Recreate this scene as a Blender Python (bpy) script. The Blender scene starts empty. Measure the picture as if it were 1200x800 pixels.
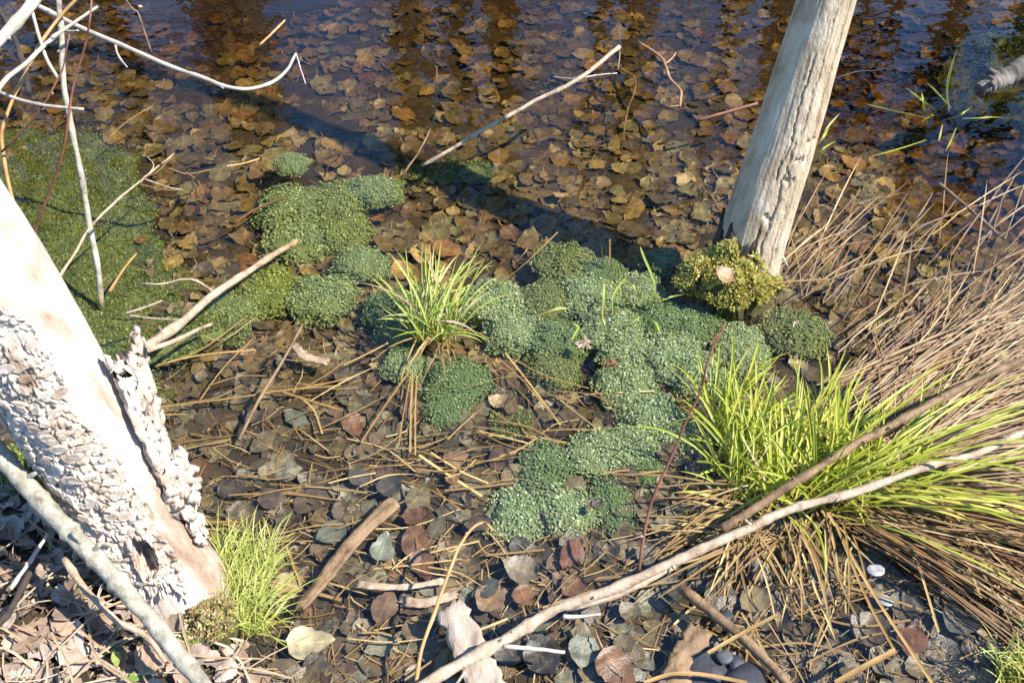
import bpy, math, random
from mathutils import Vector, Matrix, noise, Euler
random.seed(7)
U = random.uniform
rad = math.radians
scene = bpy.context.scene
C = scene.collection

# ------------------------------------------------------------------ camera
CAM_H, F = 1.5, 1152.0            # eye height above the water, focal length in photo pixels
cam = bpy.data.objects.new('camera', bpy.data.cameras.new('camera'))
C.objects.link(cam)
cam.location = (0, 0, CAM_H)
cam.rotation_euler = (rad(45), 0, 0)
cam.data.sensor_width = 36
cam.data.lens = F / 1200 * 36
cam.data.clip_start = 0.02
cam.data.clip_end = 2000
scene.camera = cam

# ------------------------------------------------------------------ sky, sun, exposure
SUN_AZ = Vector((1.62, -0.37, 0)).normalized()
SUN_EL = rad(49)
world = bpy.data.worlds.new('World')
scene.world = world
world.use_nodes = True
nt = world.node_tree
sky = nt.nodes.new('ShaderNodeTexSky')
sky.sky_type = 'NISHITA'
sky.sun_disc = False
sky.air_density = 1.2
sky.dust_density = 0.0
sky.ozone_density = 10.0
sky.sun_elevation = SUN_EL
sky.sun_rotation = math.atan2(SUN_AZ.x, SUN_AZ.y)
nt.links.new(sky.outputs[0], nt.nodes['Background'].inputs[0])
nt.nodes['Background'].inputs[1].default_value = 0.135
sl = bpy.data.lights.new('sun', 'SUN')
sl.energy = 5.0
sl.angle = rad(0.5)
sl.color = (1.0, 0.95, 0.87)
sun = bpy.data.objects.new('sun', sl)
C.objects.link(sun)
sd = Vector((SUN_AZ.x * math.cos(SUN_EL), SUN_AZ.y * math.cos(SUN_EL), math.sin(SUN_EL)))
sun.rotation_euler = sd.to_track_quat('Z', 'Y').to_euler()
sun.location = sd * 20
vs = scene.view_settings
vs.view_transform = 'Standard'
vs.look = 'None'
vs.exposure = 1.0
vs.gamma = 1.0
vs.use_curve_mapping = False
scene.render.engine = 'CYCLES'
cy = scene.cycles
cy.max_bounces = 8
cy.diffuse_bounces = 3
cy.glossy_bounces = 3
cy.transparent_max_bounces = 24
cy.transmission_bounces = 4
cy.volume_bounces = 0
cy.caustics_reflective = False
cy.caustics_refractive = False
cy.use_denoising = True

# ------------------------------------------------------------------ helpers
S2 = math.sqrt(.5)


def P(x, y, z=0.0):
    """where the sight line through a photo point meets the level z"""
    r, u = (x - 600) / F, (400 - y) / F
    d = Vector((r, S2 * (1 + u), -S2 * (1 - u)))
    return Vector((0, 0, CAM_H)) + d * ((CAM_H - z) / (S2 * (1 - u)))


def pix(p):
    q = Vector(p) - Vector((0, 0, CAM_H))
    t = (q.y - q.z) * S2
    u = (q.y + q.z) * S2
    return (600 + F * q.x / t, 400 - F * u / t, t) if t > .01 else (-9999, -9999, t)


def sstep(a, b, x):
    t = max(0., min(1., (x - a) / (b - a)))
    return t * t * (3 - 2 * t)


def nz(x, y, z=0., o=4):
    return noise.fractal(Vector((x, y, z)), 1.0, 2.0, o)


BK = [P(-120, 430), P(60, 545), P(150, 640), P(262, 705), P(330, 790), P(420, 850)]


def bank_s(x, y):
    """signed distance into the bank at the near left (positive on the bank)"""
    best, sgn = 1e9, 1
    for a, b in zip(BK[:-1], BK[1:]):
        ex, ey = b.x - a.x, b.y - a.y
        t = ((x - a.x) * ex + (y - a.y) * ey) / (ex * ex + ey * ey)
        t = max(0, min(1, t))
        dx, dy = x - a.x - t * ex, y - a.y - t * ey
        d = dx * dx + dy * dy
        if d < best:
            best = d
            sgn = -1 if ex * dy - ey * dx > 0 else 1
    return sgn * math.sqrt(best)


HOLES = [(1.30, 2.9, .65, .15), (1.35, 2.2, .40, .12), (-1.05, 3.3, .5, .07)]


def bed(x, y):
    n = nz(x * 2.1, y * 2.1, 3.3) * .016 + nz(x * 7, y * 7, 1.1, 3) * .006
    depth = .036 + .075 * sstep(.95, 2.1, y) + .10 * sstep(1.9, 3.6, y)
    for (hx, hy, hr, hd) in HOLES:
        depth += hd * sstep(hr, hr * .3, math.hypot(x - hx, (y - hy) * .9))
    z = -depth + n
    s = bank_s(x, y)
    b1 = sstep(-.07, .16, s)
    z = z * (1 - b1) + (.055 + .10 * sstep(.1, .8, s) + n * 2) * b1
    b2 = sstep(.62, .15, y)
    z = z * (1 - b2) + (.10 + n) * b2
    e = max(sstep(7.5, 10, y), sstep(6, 9, abs(x)), sstep(-.5, -3, y))
    if e > 0:
        z = z * (1 - e) + (.45 + nz(x * .12, y * .12, 9) * .35) * e
    return z


class MB:
    def __init__(s):
        s.v, s.f, s.t = [], [], []

    def add(s, v, f, t=None):
        o = len(s.v)
        s.v += v
        s.f += [tuple(i + o for i in q) for q in f]
        s.t += t if t else [0.0] * len(v)

    def mesh(s, name, m, origin=(0, 0, 0), smooth=True):
        me = bpy.data.meshes.new(name)
        o = Vector(origin)
        me.from_pydata([tuple(Vector(p) - o) for p in s.v], [], s.f)
        a = me.attributes.new('t', 'FLOAT', 'POINT')
        a.data.foreach_set('value', s.t)
        if smooth:
            me.polygons.foreach_set('use_smooth', [True] * len(me.polygons))
        me.materials.append(m)
        me.update()
        return me

    def build(s, name, m, parent=None, origin=None, smooth=True):
        if origin is None:
            origin = (0, 0, 0)
        return link(name, s.mesh(name, m, origin, smooth), parent, origin)


def link(name, me, parent=None, loc=(0, 0, 0), rot=(0, 0, 0), sc=(1, 1, 1)):
    o = bpy.data.objects.new(name, me)
    C.objects.link(o)
    if parent is not None:
        o.parent = parent
        loc = Vector(loc) - wloc(parent)
    o.location = loc
    o.rotation_euler = rot
    o.scale = sc
    return o


def wloc(o):
    p = Vector(o.location)
    while o.parent:
        o = o.parent
        p += Vector(o.location)
    return p


def tag(o, label=None, cat=None, group=None, kind=None):
    if label: o['label'] = label
    if cat: o['category'] = cat
    if group: o['group'] = group
    if kind: o['kind'] = kind
    return o


def empty(name, loc):
    o = bpy.data.objects.new(name, None)
    o.empty_display_size = .02
    C.objects.link(o)
    o.location = loc
    return o


def spline(pts, n):
    """smooth resample of control points"""
    pts = [Vector(p) for p in pts]
    if len(pts) == 2:
        return [pts[0].lerp(pts[1], i / (n - 1)) for i in range(n)]
    q = [pts[0] * 2 - pts[1]] + pts + [pts[-1] * 2 - pts[-2]]
    out = []
    m = len(pts) - 1
    for i in range(n):
        s = i / (n - 1) * m
        k = min(int(s), m - 1)
        t = s - k
        a, b, c, d = q[k:k + 4]
        out.append(.5 * ((2 * b) + (c - a) * t + (2 * a - 5 * b + 4 * c - d) * t * t + (3 * b - a - 3 * c + d) * t ** 3))
    return out


def tube(mb, pts, r0, r1, n=14, seg=7, wob=.0, knob=0.0, sm=True, rfun=None, blunt=True):
    pts = spline(pts, n) if sm else [Vector(p) for p in pts]
    n = len(pts)
    if wob:
        sd_ = U(0, 99)
        L = (pts[-1] - pts[0]).length
        for i in range(1, n):
            f = i / n
            pts[i] = pts[i] + Vector((nz(f * 7 + sd_, 1), nz(f * 7 + sd_, 5), nz(f * 7 + sd_, 9) * .6)) * wob * L * min(1, f * 4)
    v, fc, tt = [], [], []
    up = Vector((.31, .2, .93))
    sd2 = U(0, 99)
    for i, p in enumerate(pts):
        d = (pts[min(i + 1, n - 1)] - pts[max(i - 1, 0)]).normalized()
        a = d.cross(up)
        if a.length < .05:
            a = d.cross(Vector((1, 0, 0)))
        a.normalize()
        b = d.cross(a).normalized()
        f = i / (n - 1)
        r = rfun(f) if rfun else r0 + (r1 - r0) * f
        if knob:
            r *= 1 + knob * nz(f * n * .33 + sd2, 0)
        for k in range(seg):
            an = k / seg * 6.28318
            rr = r * (1 + knob * .6 * nz(math.cos(an) + sd2, math.sin(an), f * 14))
            v.append(p + a * (math.cos(an) * rr) + b * (math.sin(an) * rr))
            tt.append(f)
    for i in range(n - 1):
        for k in range(seg):
            k2 = (k + 1) % seg
            fc.append((i * seg + k, i * seg + k2, (i + 1) * seg + k2, (i + 1) * seg + k))
    fc.append(tuple(reversed(range(seg))))
    fc.append(tuple((n - 1) * seg + k for k in range(seg)))
    mb.add(v, fc, tt)
    return pts


def ribbon(mb, pts, w, fold=.35, side=None, n=9, tip=True, sm=True):
    """a folded grass blade or straw following points"""
    pts = spline(pts, n) if sm else [Vector(p) for p in pts]
    n = len(pts)
    v, fc, tt = [], [], []
    s0 = side
    for i, p in enumerate(pts):
        d = (pts[min(i + 1, n - 1)] - pts[max(i - 1, 0)]).normalized()
        s = s0 - d * s0.dot(d) if s0 else d.cross(Vector((0, 0, 1)))
        if s.length < .05:
            s = d.cross(Vector((1, .2, 0)))
        s.normalize()
        nn = s.cross(d).normalized()
        f = i / (n - 1)
        ww = w * (.72 + .5 * f if f < .5 else (.97 * (1 - ((f - .5) * 2) ** 2.2) + .02)) if tip else w
        v += [p - s * ww * .5 + nn * ww * fold * .5, p - nn * ww * fold * .3, p + s * ww * .5 + nn * ww * fold * .5]
        tt += [f] * 3
    for i in range(n - 1):
        a = i * 3
        fc += [(a, a + 1, a + 4, a + 3), (a + 1, a + 2, a + 5, a + 4)]
    mb.add(v, fc, tt)


# ------------------------------------------------------------------ materials
def N(nt, typ, **k):
    n = nt.nodes.new(typ)
    for a, b in k.items():
        if a in n.inputs.keys():
            n.inputs[a].default_value = b
        else:
            setattr(n, a, b)
    return n


def pm(name, cols, nscale=8, rough=.75, bump=.4, bscale=60, stretch=(1, 1, 1), rand=0.0, ramp2=None, trans=0, spec=.35,
       coat=0, tint=False, detail=6, bdist=.004, grad=None, constant=False, dist=0.0, alpha=1.0):
    m = bpy.data.materials.new(name)
    m.use_nodes = True
    t = m.node_tree
    L = t.links.new
    bs = t.nodes['Principled BSDF']
    tc = N(t, 'ShaderNodeTexCoord')
    mp = N(t, 'ShaderNodeMapping')
    mp.inputs['Scale'].default_value = stretch
    L(tc.outputs['Object'], mp.inputs['Vector'])
    oi = N(t, 'ShaderNodeObjectInfo')
    ge = N(t, 'ShaderNodeNewGeometry')
    ad = N(t, 'ShaderNodeMath', operation='ADD')
    L(oi.outputs['Random'], ad.inputs[0])
    L(ge.outputs['Random Per Island'], ad.inputs[1])
    fr = N(t, 'ShaderNodeMath', operation='FRACT')
    L(ad.outputs[0], fr.inputs[0])
    no = N(t, 'ShaderNodeTexNoise', noise_dimensions='4D')
    no.inputs['Scale'].default_value = nscale
    no.inputs['Detail'].default_value = detail
    no.inputs['Roughness'].default_value = .62
    no.inputs['Distortion'].default_value = dist
    L(mp.outputs[0], no.inputs['Vector'])
    mw = N(t, 'ShaderNodeMath', operation='MULTIPLY')
    mw.inputs[1].default_value = 17
    L(fr.outputs[0], mw.inputs[0])
    L(mw.outputs[0], no.inputs['W'])

    def ramp(cs, fac, const=False):
        r = N(t, 'ShaderNodeValToRGB')
        e = r.color_ramp.elements
        if const: r.color_ramp.interpolation = 'CONSTANT'
        while len(e) < len(cs): e.new(.5)
        for q, (p_, c_) in zip(e, cs):
            q.position = p_
            q.color = (*c_, 1)
        L(fac, r.inputs[0])
        return r.outputs[0]
    col = ramp(cols, no.outputs['Fac'])

    def mix(a, b, fac, bt='MIX'):
        x = N(t, 'ShaderNodeMix', data_type='RGBA', blend_type=bt)
        if isinstance(fac, float): x.inputs[0].default_value = fac
        else: L(fac, x.inputs[0])
        L(a, x.inputs[6])
        L(b, x.inputs[7])
        return x.outputs[2]
    if ramp2:
        c2 = ramp(ramp2, fr.outputs[0], constant)
        col = mix(c2, col, 1.0, 'MULTIPLY')
    if grad:
        at = N(t, 'ShaderNodeAttribute', attribute_name='t')
        col = mix(col, ramp(grad, at.outputs['Fac']), 1.0, 'MULTIPLY')
    if rand:
        h = N(t, 'ShaderNodeHueSaturation')
        mr = N(t, 'ShaderNodeMapRange')
        mr.inputs['To Min'].default_value = 1 - rand
        mr.inputs['To Max'].default_value = 1 + rand
        L(fr.outputs[0], mr.inputs[0])
        L(mr.outputs[0], h.inputs['Value'])
        L(col, h.inputs['Color'])
        col = h.outputs[0]
    if tint:
        col = mix(col, oi.outputs['Color'], 1.0, 'MULTIPLY')
    L(col, bs.inputs['Base Color'])
    bs.inputs['Roughness'].default_value = rough
    bs.inputs['Specular IOR Level'].default_value = spec
    bs.inputs['Alpha'].default_value = alpha
    bs.inputs['Coat Weight'].default_value = coat
    bs.inputs['Coat Roughness'].default_value = .08
    if bump:
        b2 = N(t, 'ShaderNodeTexNoise')
        b2.inputs['Scale'].default_value = bscale
        b2.inputs['Detail'].default_value = 5
        b2.inputs['Roughness'].default_value = .65
        L(mp.outputs[0], b2.inputs['Vector'])
        bp = N(t, 'ShaderNodeBump')
        bp.inputs['Strength'].default_value = bump
        bp.inputs['Distance'].default_value = bdist
        L(b2.outputs['Fac'], bp.inputs['Height'])
        L(bp.outputs[0], bs.inputs['Normal'])
    if trans:
        tr = N(t, 'ShaderNodeBsdfTranslucent')
        L(col, tr.inputs[0])
        mx = N(t, 'ShaderNodeMixShader')
        mx.inputs[0].default_value = trans
        L(bs.outputs[0], mx.inputs[1])
        L(tr.outputs[0], mx.inputs[2])
        L(mx.outputs[0], t.nodes['Material Output'].inputs[0])
    return m


W1 = (1, 1, 1)
M = {}
M['mud'] = pm('mud', [(.25, (.016, .012, .007)), (.5, (.042, .03, .017)), (.75, (.09, .065, .037))], 14, .85, .6, 120)
M['leaf'] = pm('leaf', [(.3, (.35, .35, .34)), (.45, (.8, .8, .78)), (.55, (1, 1, 1)), (.72, (1.35, 1.3, 1.2))], 48, .34, .45, 150, ramp2=[
    (0, (.22, .155, .072)), (.14, (.16, .115, .06)), (.28, (.27, .19, .09)), (.42, (.11, .085, .055)), (.56, (.18, .115, .062)),
    (.70, (.19, .165, .10)), (.84, (.28, .215, .12)), (.93, (.14, .085, .052))], constant=True, tint=True, rand=.25, spec=.5,
    grad=[(0, (1.5, 1.45, 1.3)), (.07, (1.2, 1.18, 1.1)), (.12, (1, 1, 1)), (1, (.9, .9, .9))])
M['leaf_dry'] = pm('leaf_dry', [(.25, (.6, .6, .55)), (.6, (1, 1, 1)), (.8, (1.15, 1.1, 1.1))], 60, .7, .35, 150, ramp2=[
    (0, (.36, .26, .19)), (.25, (.44, .34, .27)), (.5, (.27, .18, .12)), (.7, (.50, .41, .34)), (.85, (.32, .22, .145))],
    constant=True, tint=True, rand=.2)
M['straw'] = pm('straw', [(.3, (.62, .55, .4)), (.6, (1, .95, .8))], 30, .6, .2, 200, ramp2=[
    (0, (.38, .26, .105)), (.3, (.28, .175, .07)), (.55, (.46, .34, .16)), (.75, (.19, .115, .05)), (.9, (.54, .43, .24))],
    rand=.2, tint=True, trans=.12)
M['straw_dry'] = pm('straw_dry', [(.3, (.7, .65, .55)), (.6, (1, 1, .95))], 30, .65, .2, 200, ramp2=[
    (0, (.50, .40, .27)), (.4, (.42, .30, .18)), (.7, (.57, .48, .37)), (.9, (.33, .22, .13))], rand=.15, trans=.1)
M['sedge_dead'] = pm('sedge_dead', [(.3, (.7, .65, .6)), (.6, (1, 1, .95))], 20, .45, .2, 200, ramp2=[
    (0, (.36, .215, .085)), (.3, (.23, .12, .05)), (.5, (.43, .285, .125)), (.75, (.17, .085, .04)), (.92, (.50, .38, .20))],
    rand=.2, trans=.15, spec=.5)
M['grass'] = pm('grass', [(.3, (.8, .85, .7)), (.6, (1, 1, 1))], 20, .38, .1, 200, ramp2=[
    (0, (.42, .49, .045)), (.35, (.53, .56, .075)), (.6, (.31, .41, .03)), (.85, (.60, .58, .14))],
    grad=[(0, (1.25, .95, .8)), (.3, (1, 1, 1)), (.82, (1.05, 1, .9)), (1, (1.15, .75, .5))], rand=.15, trans=.35, spec=.5)
M['grass_pale'] = pm('grass_pale', [(.3, (.85, .9, .75)), (.6, (1, 1, 1))], 20, .38, .1, 200, ramp2=[
    (0, (.48, .54, .11)), (.4, (.56, .60, .19)), (.7, (.36, .48, .07)), (.9, (.62, .60, .26))],
    grad=[(0, (1.2, .9, .7)), (.3, (1, 1, 1)), (.82, (1.05, 1, .9)), (1, (1.15, .8, .55))], rand=.15, trans=.35, spec=.5)
M['egg'] = pm('egg', [(.3, (.5, .52, .4)), (.48, (.9, .9, .8)), (.65, (1.3, 1.25, 1.2))], 4.5, .3, .0, ramp2=[
    (0, (.20, .29, .12)), (.25, (.31, .41, .185)), (.5, (.24, .335, .14)), (.72, (.37, .47, .225)), (.92, (.60, .68, .42))],  # palest stop paints highlights onto a few eggs
    rand=.1, tint=True, trans=.3, spec=.5, coat=.5, alpha=.7)
M['spawn_core'] = pm('spawn_core', [(.3, (.10, .14, .05)), (.6, (.21, .27, .105))], 60, .4, .6, 160, tint=True, alpha=.85)
M['algae'] = pm('algae', [(.30, (.05, .08, .022)), (.5, (.11, .155, .05)), (.75, (.19, .25, .09))], 14, .6,
                .4, 140, rand=.2)
M['algae_tuft'] = pm('algae_tuft', [(.3, (.8, .8, .8)), (.6, (1, 1, 1))], 12, .4, 0, ramp2=[
    (0, (.10, .145, .04)), (.4, (.15, .205, .06)), (.7, (.20, .26, .085)), (.93, (.32, .38, .17))], rand=.2, trans=.2)
M['moss'] = pm('moss', [(.3, (.8, .8, .8)), (.6, (1, 1, 1))], 12, .6, 0, ramp2=[
    (0, (.52, .47, .07)), (.35, (.66, .59, .13)), (.6, (.32, .31, .05)), (.8, (.76, .68, .24)), (.93, (.40, .28, .11))],
    rand=.2, trans=.25)
M['moss_green'] = pm('moss_green', [(.3, (.8, .8, .8)), (.6, (1, 1, 1))], 12, .6, 0, ramp2=[
    (0, (.12, .2, .03)), (.35, (.2, .3, .05)), (.7, (.3, .36, .08)), (.93, (.36, .3, .12))], rand=.2, trans=.25)
M['moss_dry'] = pm('moss_dry', [(.3, (.8, .8, .8)), (.6, (1, 1, 1))], 12, .7, 0, ramp2=[(0, (.40, .30, .14)), (.4, (.30, .21, .09)), (.7, (.5, .40, .2)), (.9, (.42, .42, .08))], rand=.2, trans=.2)
M['moss_base'] = pm('moss_base', [(.3, (.03, .032, .012)), (.7, (.09, .085, .025))], 40, .9, .8, 120)
M['bark_dark'] = pm('bark_dark', [(.3, (.025, .02, .015)), (.7, (.09, .065, .045))], 30, .9, .9, 80)
M['wood_white'] = pm('wood_white', [(.32, (.20, .12, .075)), (.42, (.36, .26, .185)), (.5, (.47, .39, .32)), (.75, (.55, .49, .43))], 12, .8, .8, 90, (1, 1, .4),
                     bdist=.003, dist=.6)
M['wood_log'] = pm('wood_log', [(.28, (.06, .05, .04)), (.5, (.15, .13, .105)), (.7, (.30, .26, .22))], 22, .8, .6, 60, (.25, 1, 1))
M['wood_cream'] = pm('wood_cream', [(.25, (.20, .125, .065)), (.40, (.38, .28, .175)), (.55, (.55, .44, .30)), (.75, (.66, .56, .42))], 20, .8, 1.0, 130, (1, 1, .3), bdist=.004, dist=.8)
M['stake'] = pm('stake', [(.28, (.10, .075, .05)), (.42, (.33, .265, .20)), (.7, (.52, .44, .35))], 28, .85, .9, 60, (1, .35, 1), bdist=.006)
M['bark_pale'] = pm('bark_pale', [(.30, (.15, .095, .06)), (.43, (.42, .33, .25)), (.55, (.53, .445, .36)), (.72, (.62, .54, .45))], 24, .85, .7, 90, (1, 1, .5),
                    rand=.15)
M['twig_white'] = pm('twig_white', [(.3, (.30, .24, .18)), (.6, (.52, .455, .385))], 26, .7, .4, 120)
M['twig_grey'] = pm('twig_grey', [(.3, (.12, .105, .075)), (.45, (.30, .27, .20)), (.6, (.44, .40, .31)), (.75, (.54, .50, .41))], 40, .8, .8, 140)
M['twig_tan'] = pm('twig_tan', [(.3, (.16, .10, .06)), (.45, (.36, .26, .17)), (.6, (.50, .39, .27))], 40, .7, .7, 150)
M['twig_brown'] = pm('twig_brown', [(.3, (.07, .04, .022)), (.45, (.18, .11, .055)), (.6, (.28, .18, .095))], 40, .65, .7, 140)
M['twig_red'] = pm('twig_red', [(.3, (.10, .035, .02)), (.6, (.23, .095, .05))], 24, .5, .3, 140)
M['twig_orange'] = pm('twig_orange', [(.3, (.34, .17, .06)), (.6, (.52, .3, .12))], 24, .5, .3, 140)
M['chip'] = pm('chip', [(.3, (.6, .6, .6)), (.7, (1, 1, 1))], 40, .8, .4, 90, ramp2=[
    (0, (.12, .085, .045)), (.3, (.2, .14, .07)), (.6, (.07, .05, .03)), (.85, (.3, .22, .12))], rand=.2)
M['stone'] = pm('stone', [(.3, (.02, .021, .025)), (.7, (.06, .062, .07))], 18, .55, .5, 60, spec=.3, tint=True)
M['pale_lump'] = pm('pale_lump', [(.3, (.14, .145, .15)), (.6, (.42, .43, .45))], 60, .3, .3, 60, spec=.6)  # pale colour, also stands in for white glints on the wet shallows
M['far_bark'] = pm('far_bark', [(.3, (.06, .05, .035)), (.7, (.16, .13, .10))], 6, .9, .6, 20)


# ------------------------------------------------------------------ setting: pond bed, water
def axis(lo, hi, step, outer, far):
    a = []
    v = lo
    while v < hi + 1e-6:
        a.append(v)
        v += step
    g, s = hi, step
    up_ = []
    while g < far:
        s *= outer
        g += s
        up_.append(g)
    g, s = lo, step
    dn = []
    while g > -far:
        s *= outer
        g -= s
        dn.append(g)
    return dn[::-1] + a + up_


xs = axis(-1.9, 1.9, .02, 1.18, 400)
ys = axis(.45, 3.4, .02, 1.18, 400)
mb = MB()
mb.v = [Vector((x, y, bed(x, y))) for y in ys for x in xs]
nx = len(xs)
mb.f = [(j * nx + i, j * nx + i + 1, (j + 1) * nx + i + 1, (j + 1) * nx + i) for j in range(len(ys) - 1) for i in range(nx - 1)]
mb.t = [0.0] * len(mb.v)
ground = tag(mb.build('pond_bed', M['mud']), 'muddy brown pond bed rising into the bank at lower left', kind='structure')

wm = bpy.data.materials.new('pond_water')
wm.use_nodes = True
t = wm.node_tree
t.nodes.remove(t.nodes['Principled BSDF'])
gl = N(t, 'ShaderNodeBsdfGlossy')
gl.inputs['Roughness'].default_value = .015
tp = N(t, 'ShaderNodeBsdfTransparent')
ge = N(t, 'ShaderNodeNewGeometry')
tc = N(t, 'ShaderNodeTexCoord')
mp = N(t, 'ShaderNodeMapping')
mp.inputs['Scale'].default_value = (1.0, 1.6, 1)
no = N(t, 'ShaderNodeTexNoise')
no.inputs['Scale'].default_value = 7
no.inputs['Detail'].default_value = 3
no.inputs['Roughness'].default_value = .5
bp = N(t, 'ShaderNodeBump')
bp.inputs['Strength'].default_value = .3
bp.inputs['Distance'].default_value = .012
dt = N(t, 'ShaderNodeVectorMath', operation='DOT_PRODUCT')
ab = N(t, 'ShaderNodeMath', operation='ABSOLUTE')
om = N(t, 'ShaderNodeMath', operation='SUBTRACT')
om.inputs[0].default_value = 1
pw = N(t, 'ShaderNodeMath', operation='POWER')
pw.inputs[1].default_value = 3.9
ml = N(t, 'ShaderNodeMath', operation='MULTIPLY_ADD')
ml.inputs[1].default_value = .97
ml.inputs[2].default_value = .04
mx = N(t, 'ShaderNodeMixShader')
va = N(t, 'ShaderNodeVolumeAbsorption')
va.inputs['Color'].default_value = (.74, .61, .25, 1)
va.inputs['Density'].default_value = 5.0
L = t.links.new
L(tc.outputs['Object'], mp.inputs[0])
L(mp.outputs[0], no.inputs['Vector'])
L(no.outputs['Fac'], bp.inputs['Height'])
L(bp.outputs[0], gl.inputs['Normal'])
L(bp.outputs[0], dt.inputs[0])
L(ge.outputs['Incoming'], dt.inputs[1])
L(dt.outputs['Value'], ab.inputs[0])
L(ab.outputs[0], om.inputs[1])
L(om.outputs[0], pw.inputs[0])
L(pw.outputs[0], ml.inputs[0])
L(ml.outputs[0], mx.inputs[0])
L(tp.outputs[0], mx.inputs[1])
L(gl.outputs[0], mx.inputs[2])
L(mx.outputs[0], t.nodes['Material Output'].inputs['Surface'])
L(va.outputs[0], t.nodes['Material Output'].inputs['Volume'])
mb = MB()
x0, x1, y0, y1, zb = -9.5, 9.5, -2.2, 10.4, -1.2
mb.add([Vector(q) for q in [(x0, y0, zb), (x1, y0, zb), (x1, y1, zb), (x0, y1, zb), (x0, y0, 0), (x1, y0, 0), (x1, y1, 0), (x0, y1, 0)]],
       [(3, 2, 1, 0), (4, 5, 6, 7), (0, 1, 5, 4), (1, 2, 6, 5), (2, 3, 7, 6), (3, 0, 4, 7)])
tag(mb.build('water', wm, smooth=False), 'clear brown pond water reflecting blue sky and bare trees', kind='structure')

# ------------------------------------------------------------------ bare trees on the far bank (seen mirrored in the water)
far_proto = []
for k in range(4):
    h = U(10, 16)
    r = U(.09, .2)
    mt = MB()
    bend = [Vector((nz(k * 3.1, i * .6) * .5, nz(k * 3.1 + 9, i * .6) * .4, h * i / 5)) for i in range(6)]
    bend = [b - Vector((bend[0].x, bend[0].y, 0)) for b in bend]
    pts = tube(mt, bend, r, r * .25, 22, 9, knob=.08)
    trunk = mt.mesh('trunk', M['far_bark'])
    br = []
    for j in range(11):
        f = .28 + .66 * j / 10
        p = pts[int(f * 21)]
        a = U(0, 6.28)
        ln = U(1.2, 2.6) * (1.15 - f * .6)
        d = Vector((math.cos(a), math.sin(a), U(.5, 1.1))).normalized()
        m2 = MB()
        bp_ = tube(m2, [p, p + d * ln * .5, p + d * ln + Vector((0, 0, ln * .25))], r * .32, .008, 10, 5, wob=.04)
        for q in range(6):
            s = bp_[random.randint(2, 8)]
            d2 = (d + Vector((U(-.8, .8), U(-.8, .8), U(-.2, .8)))).normalized()
            tube(m2, [s, s + d2 * ln * U(.2, .45)], .013, .004, 5, 4, wob=.05)
        br.append(m2.mesh('branch', M['far_bark']))
    far_proto.append((trunk, br))
for i in range(30):
    tr, br = far_proto[i % 4]
    x = -6.4 + i * .44 + U(-.3, .3)
    y = U(8.6, 13.5)
    e = empty('bare_tree', (x, y, bed(x, y) - .05))
    tag(e, 'slender bare tree of the far bank, seen only as a dark reflection', 'tree', 'bare trees mirrored in the pond')
    rz = U(0, 6.28)
    e.rotation_euler = (0, 0, rz)
    link('trunk', tr, None).parent = e
    for b in br:
        link('branch', b, None).parent = e

# ------------------------------------------------------------------ standing trunks


def ring_trunk(zs, seg, axis_fn, rad_fn, mat_fn=None, tfun=None):
    v, f, tt = [], [], []
    for z in zs:
        c = axis_fn(z)
        for k in range(seg):
            a = k / seg * 6.283185
            r = rad_fn(a, z)
            v.append(Vector((c.x + math.cos(a) * r, c.y + math.sin(a) * r, c.z)))
            tt.append(tfun(a, z) if tfun else 0.)
    for i in range(len(zs) - 1):
        for k in range(seg):
            k2 = (k + 1) % seg
            f.append((i * seg + k, i * seg + k2, (i + 1) * seg + k2, (i + 1) * seg + k))
    f.append(tuple((len(zs) - 1) * seg + k for k in range(seg)))
    return v, f, tt


def zlist(a, b, step, top):
    z, o = a, []
    while z < b:
        o.append(z)
        z += step
    while z < top:
        o.append(z)
        step *= 1.25
        z += step
    return o


# --- near left trunk -------------------------------------------------
LB = P(205, 672, .04)
LCAM = math.atan2(-LB.y, -LB.x)


def rel(a):
    d = a - LCAM
    while d > math.pi: d -= 6.283185
    while d < -math.pi: d += 6.283185
    return math.degrees(d)


def L_axis(z):
    zz = min(z, 2.)
    return Vector((LB.x - .35 * (zz - .04) + nz(z * 1.5, 4.4) * .008, LB.y + .32 * (zz - .04) + nz(z * 1.5, 8.4) * .008, z))


def L_wood(a, z):
    r = .073 + .010 * sstep(.10, -.04, z) + .008 * sstep(.1, .6, z) - .03 * sstep(.9, 3., z)
    r += .006 * nz(math.cos(a) * 1.2, math.sin(a) * 1.2, z * 3)
    r += .0022 * nz(math.cos(a) * 14, math.sin(a) * 14, z * 4)
    d = rel(a)
    # hollow on the near side and a second small knot hole
    for (ha, hz, wa, wz, dp) in ((-8, .15, 11, .034, .05), (-30, .235, 4, .010, .02), (22, .205, 4, .016, .018)):
        q = ((d - ha - (z - hz) * 120) / wa) ** 2 + ((z - hz) / wz) ** 2 + .5 * nz(a * 9, z * 60, ha)
        r -= dp * sstep(1.25, .75, q)
    return r


def bark_edge(z):
    return 4 + 16 * sstep(.5, .22, z) - 10 * sstep(.55, .8, z) + 16 * nz(z * 9, 2.2) + 6 * nz(z * 40, 7.7)


def bark_mask(a, z):
    d = rel(a)
    low = .085 + .03 * nz(a * 5, 3.1) + .018 * nz(a * 22, 8.1) + .0002 * (d + 20)
    hole = (math.sqrt(((d + 8 - (z - .15) * 120) / 11) ** 2 + ((z - .15) / .032) ** 2) + .3 * nz(a * 9, z * 60, 3) - 1.) * 12
    return min(bark_edge(z) - d, d + 165, (z - low) * 700, hole)


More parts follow.
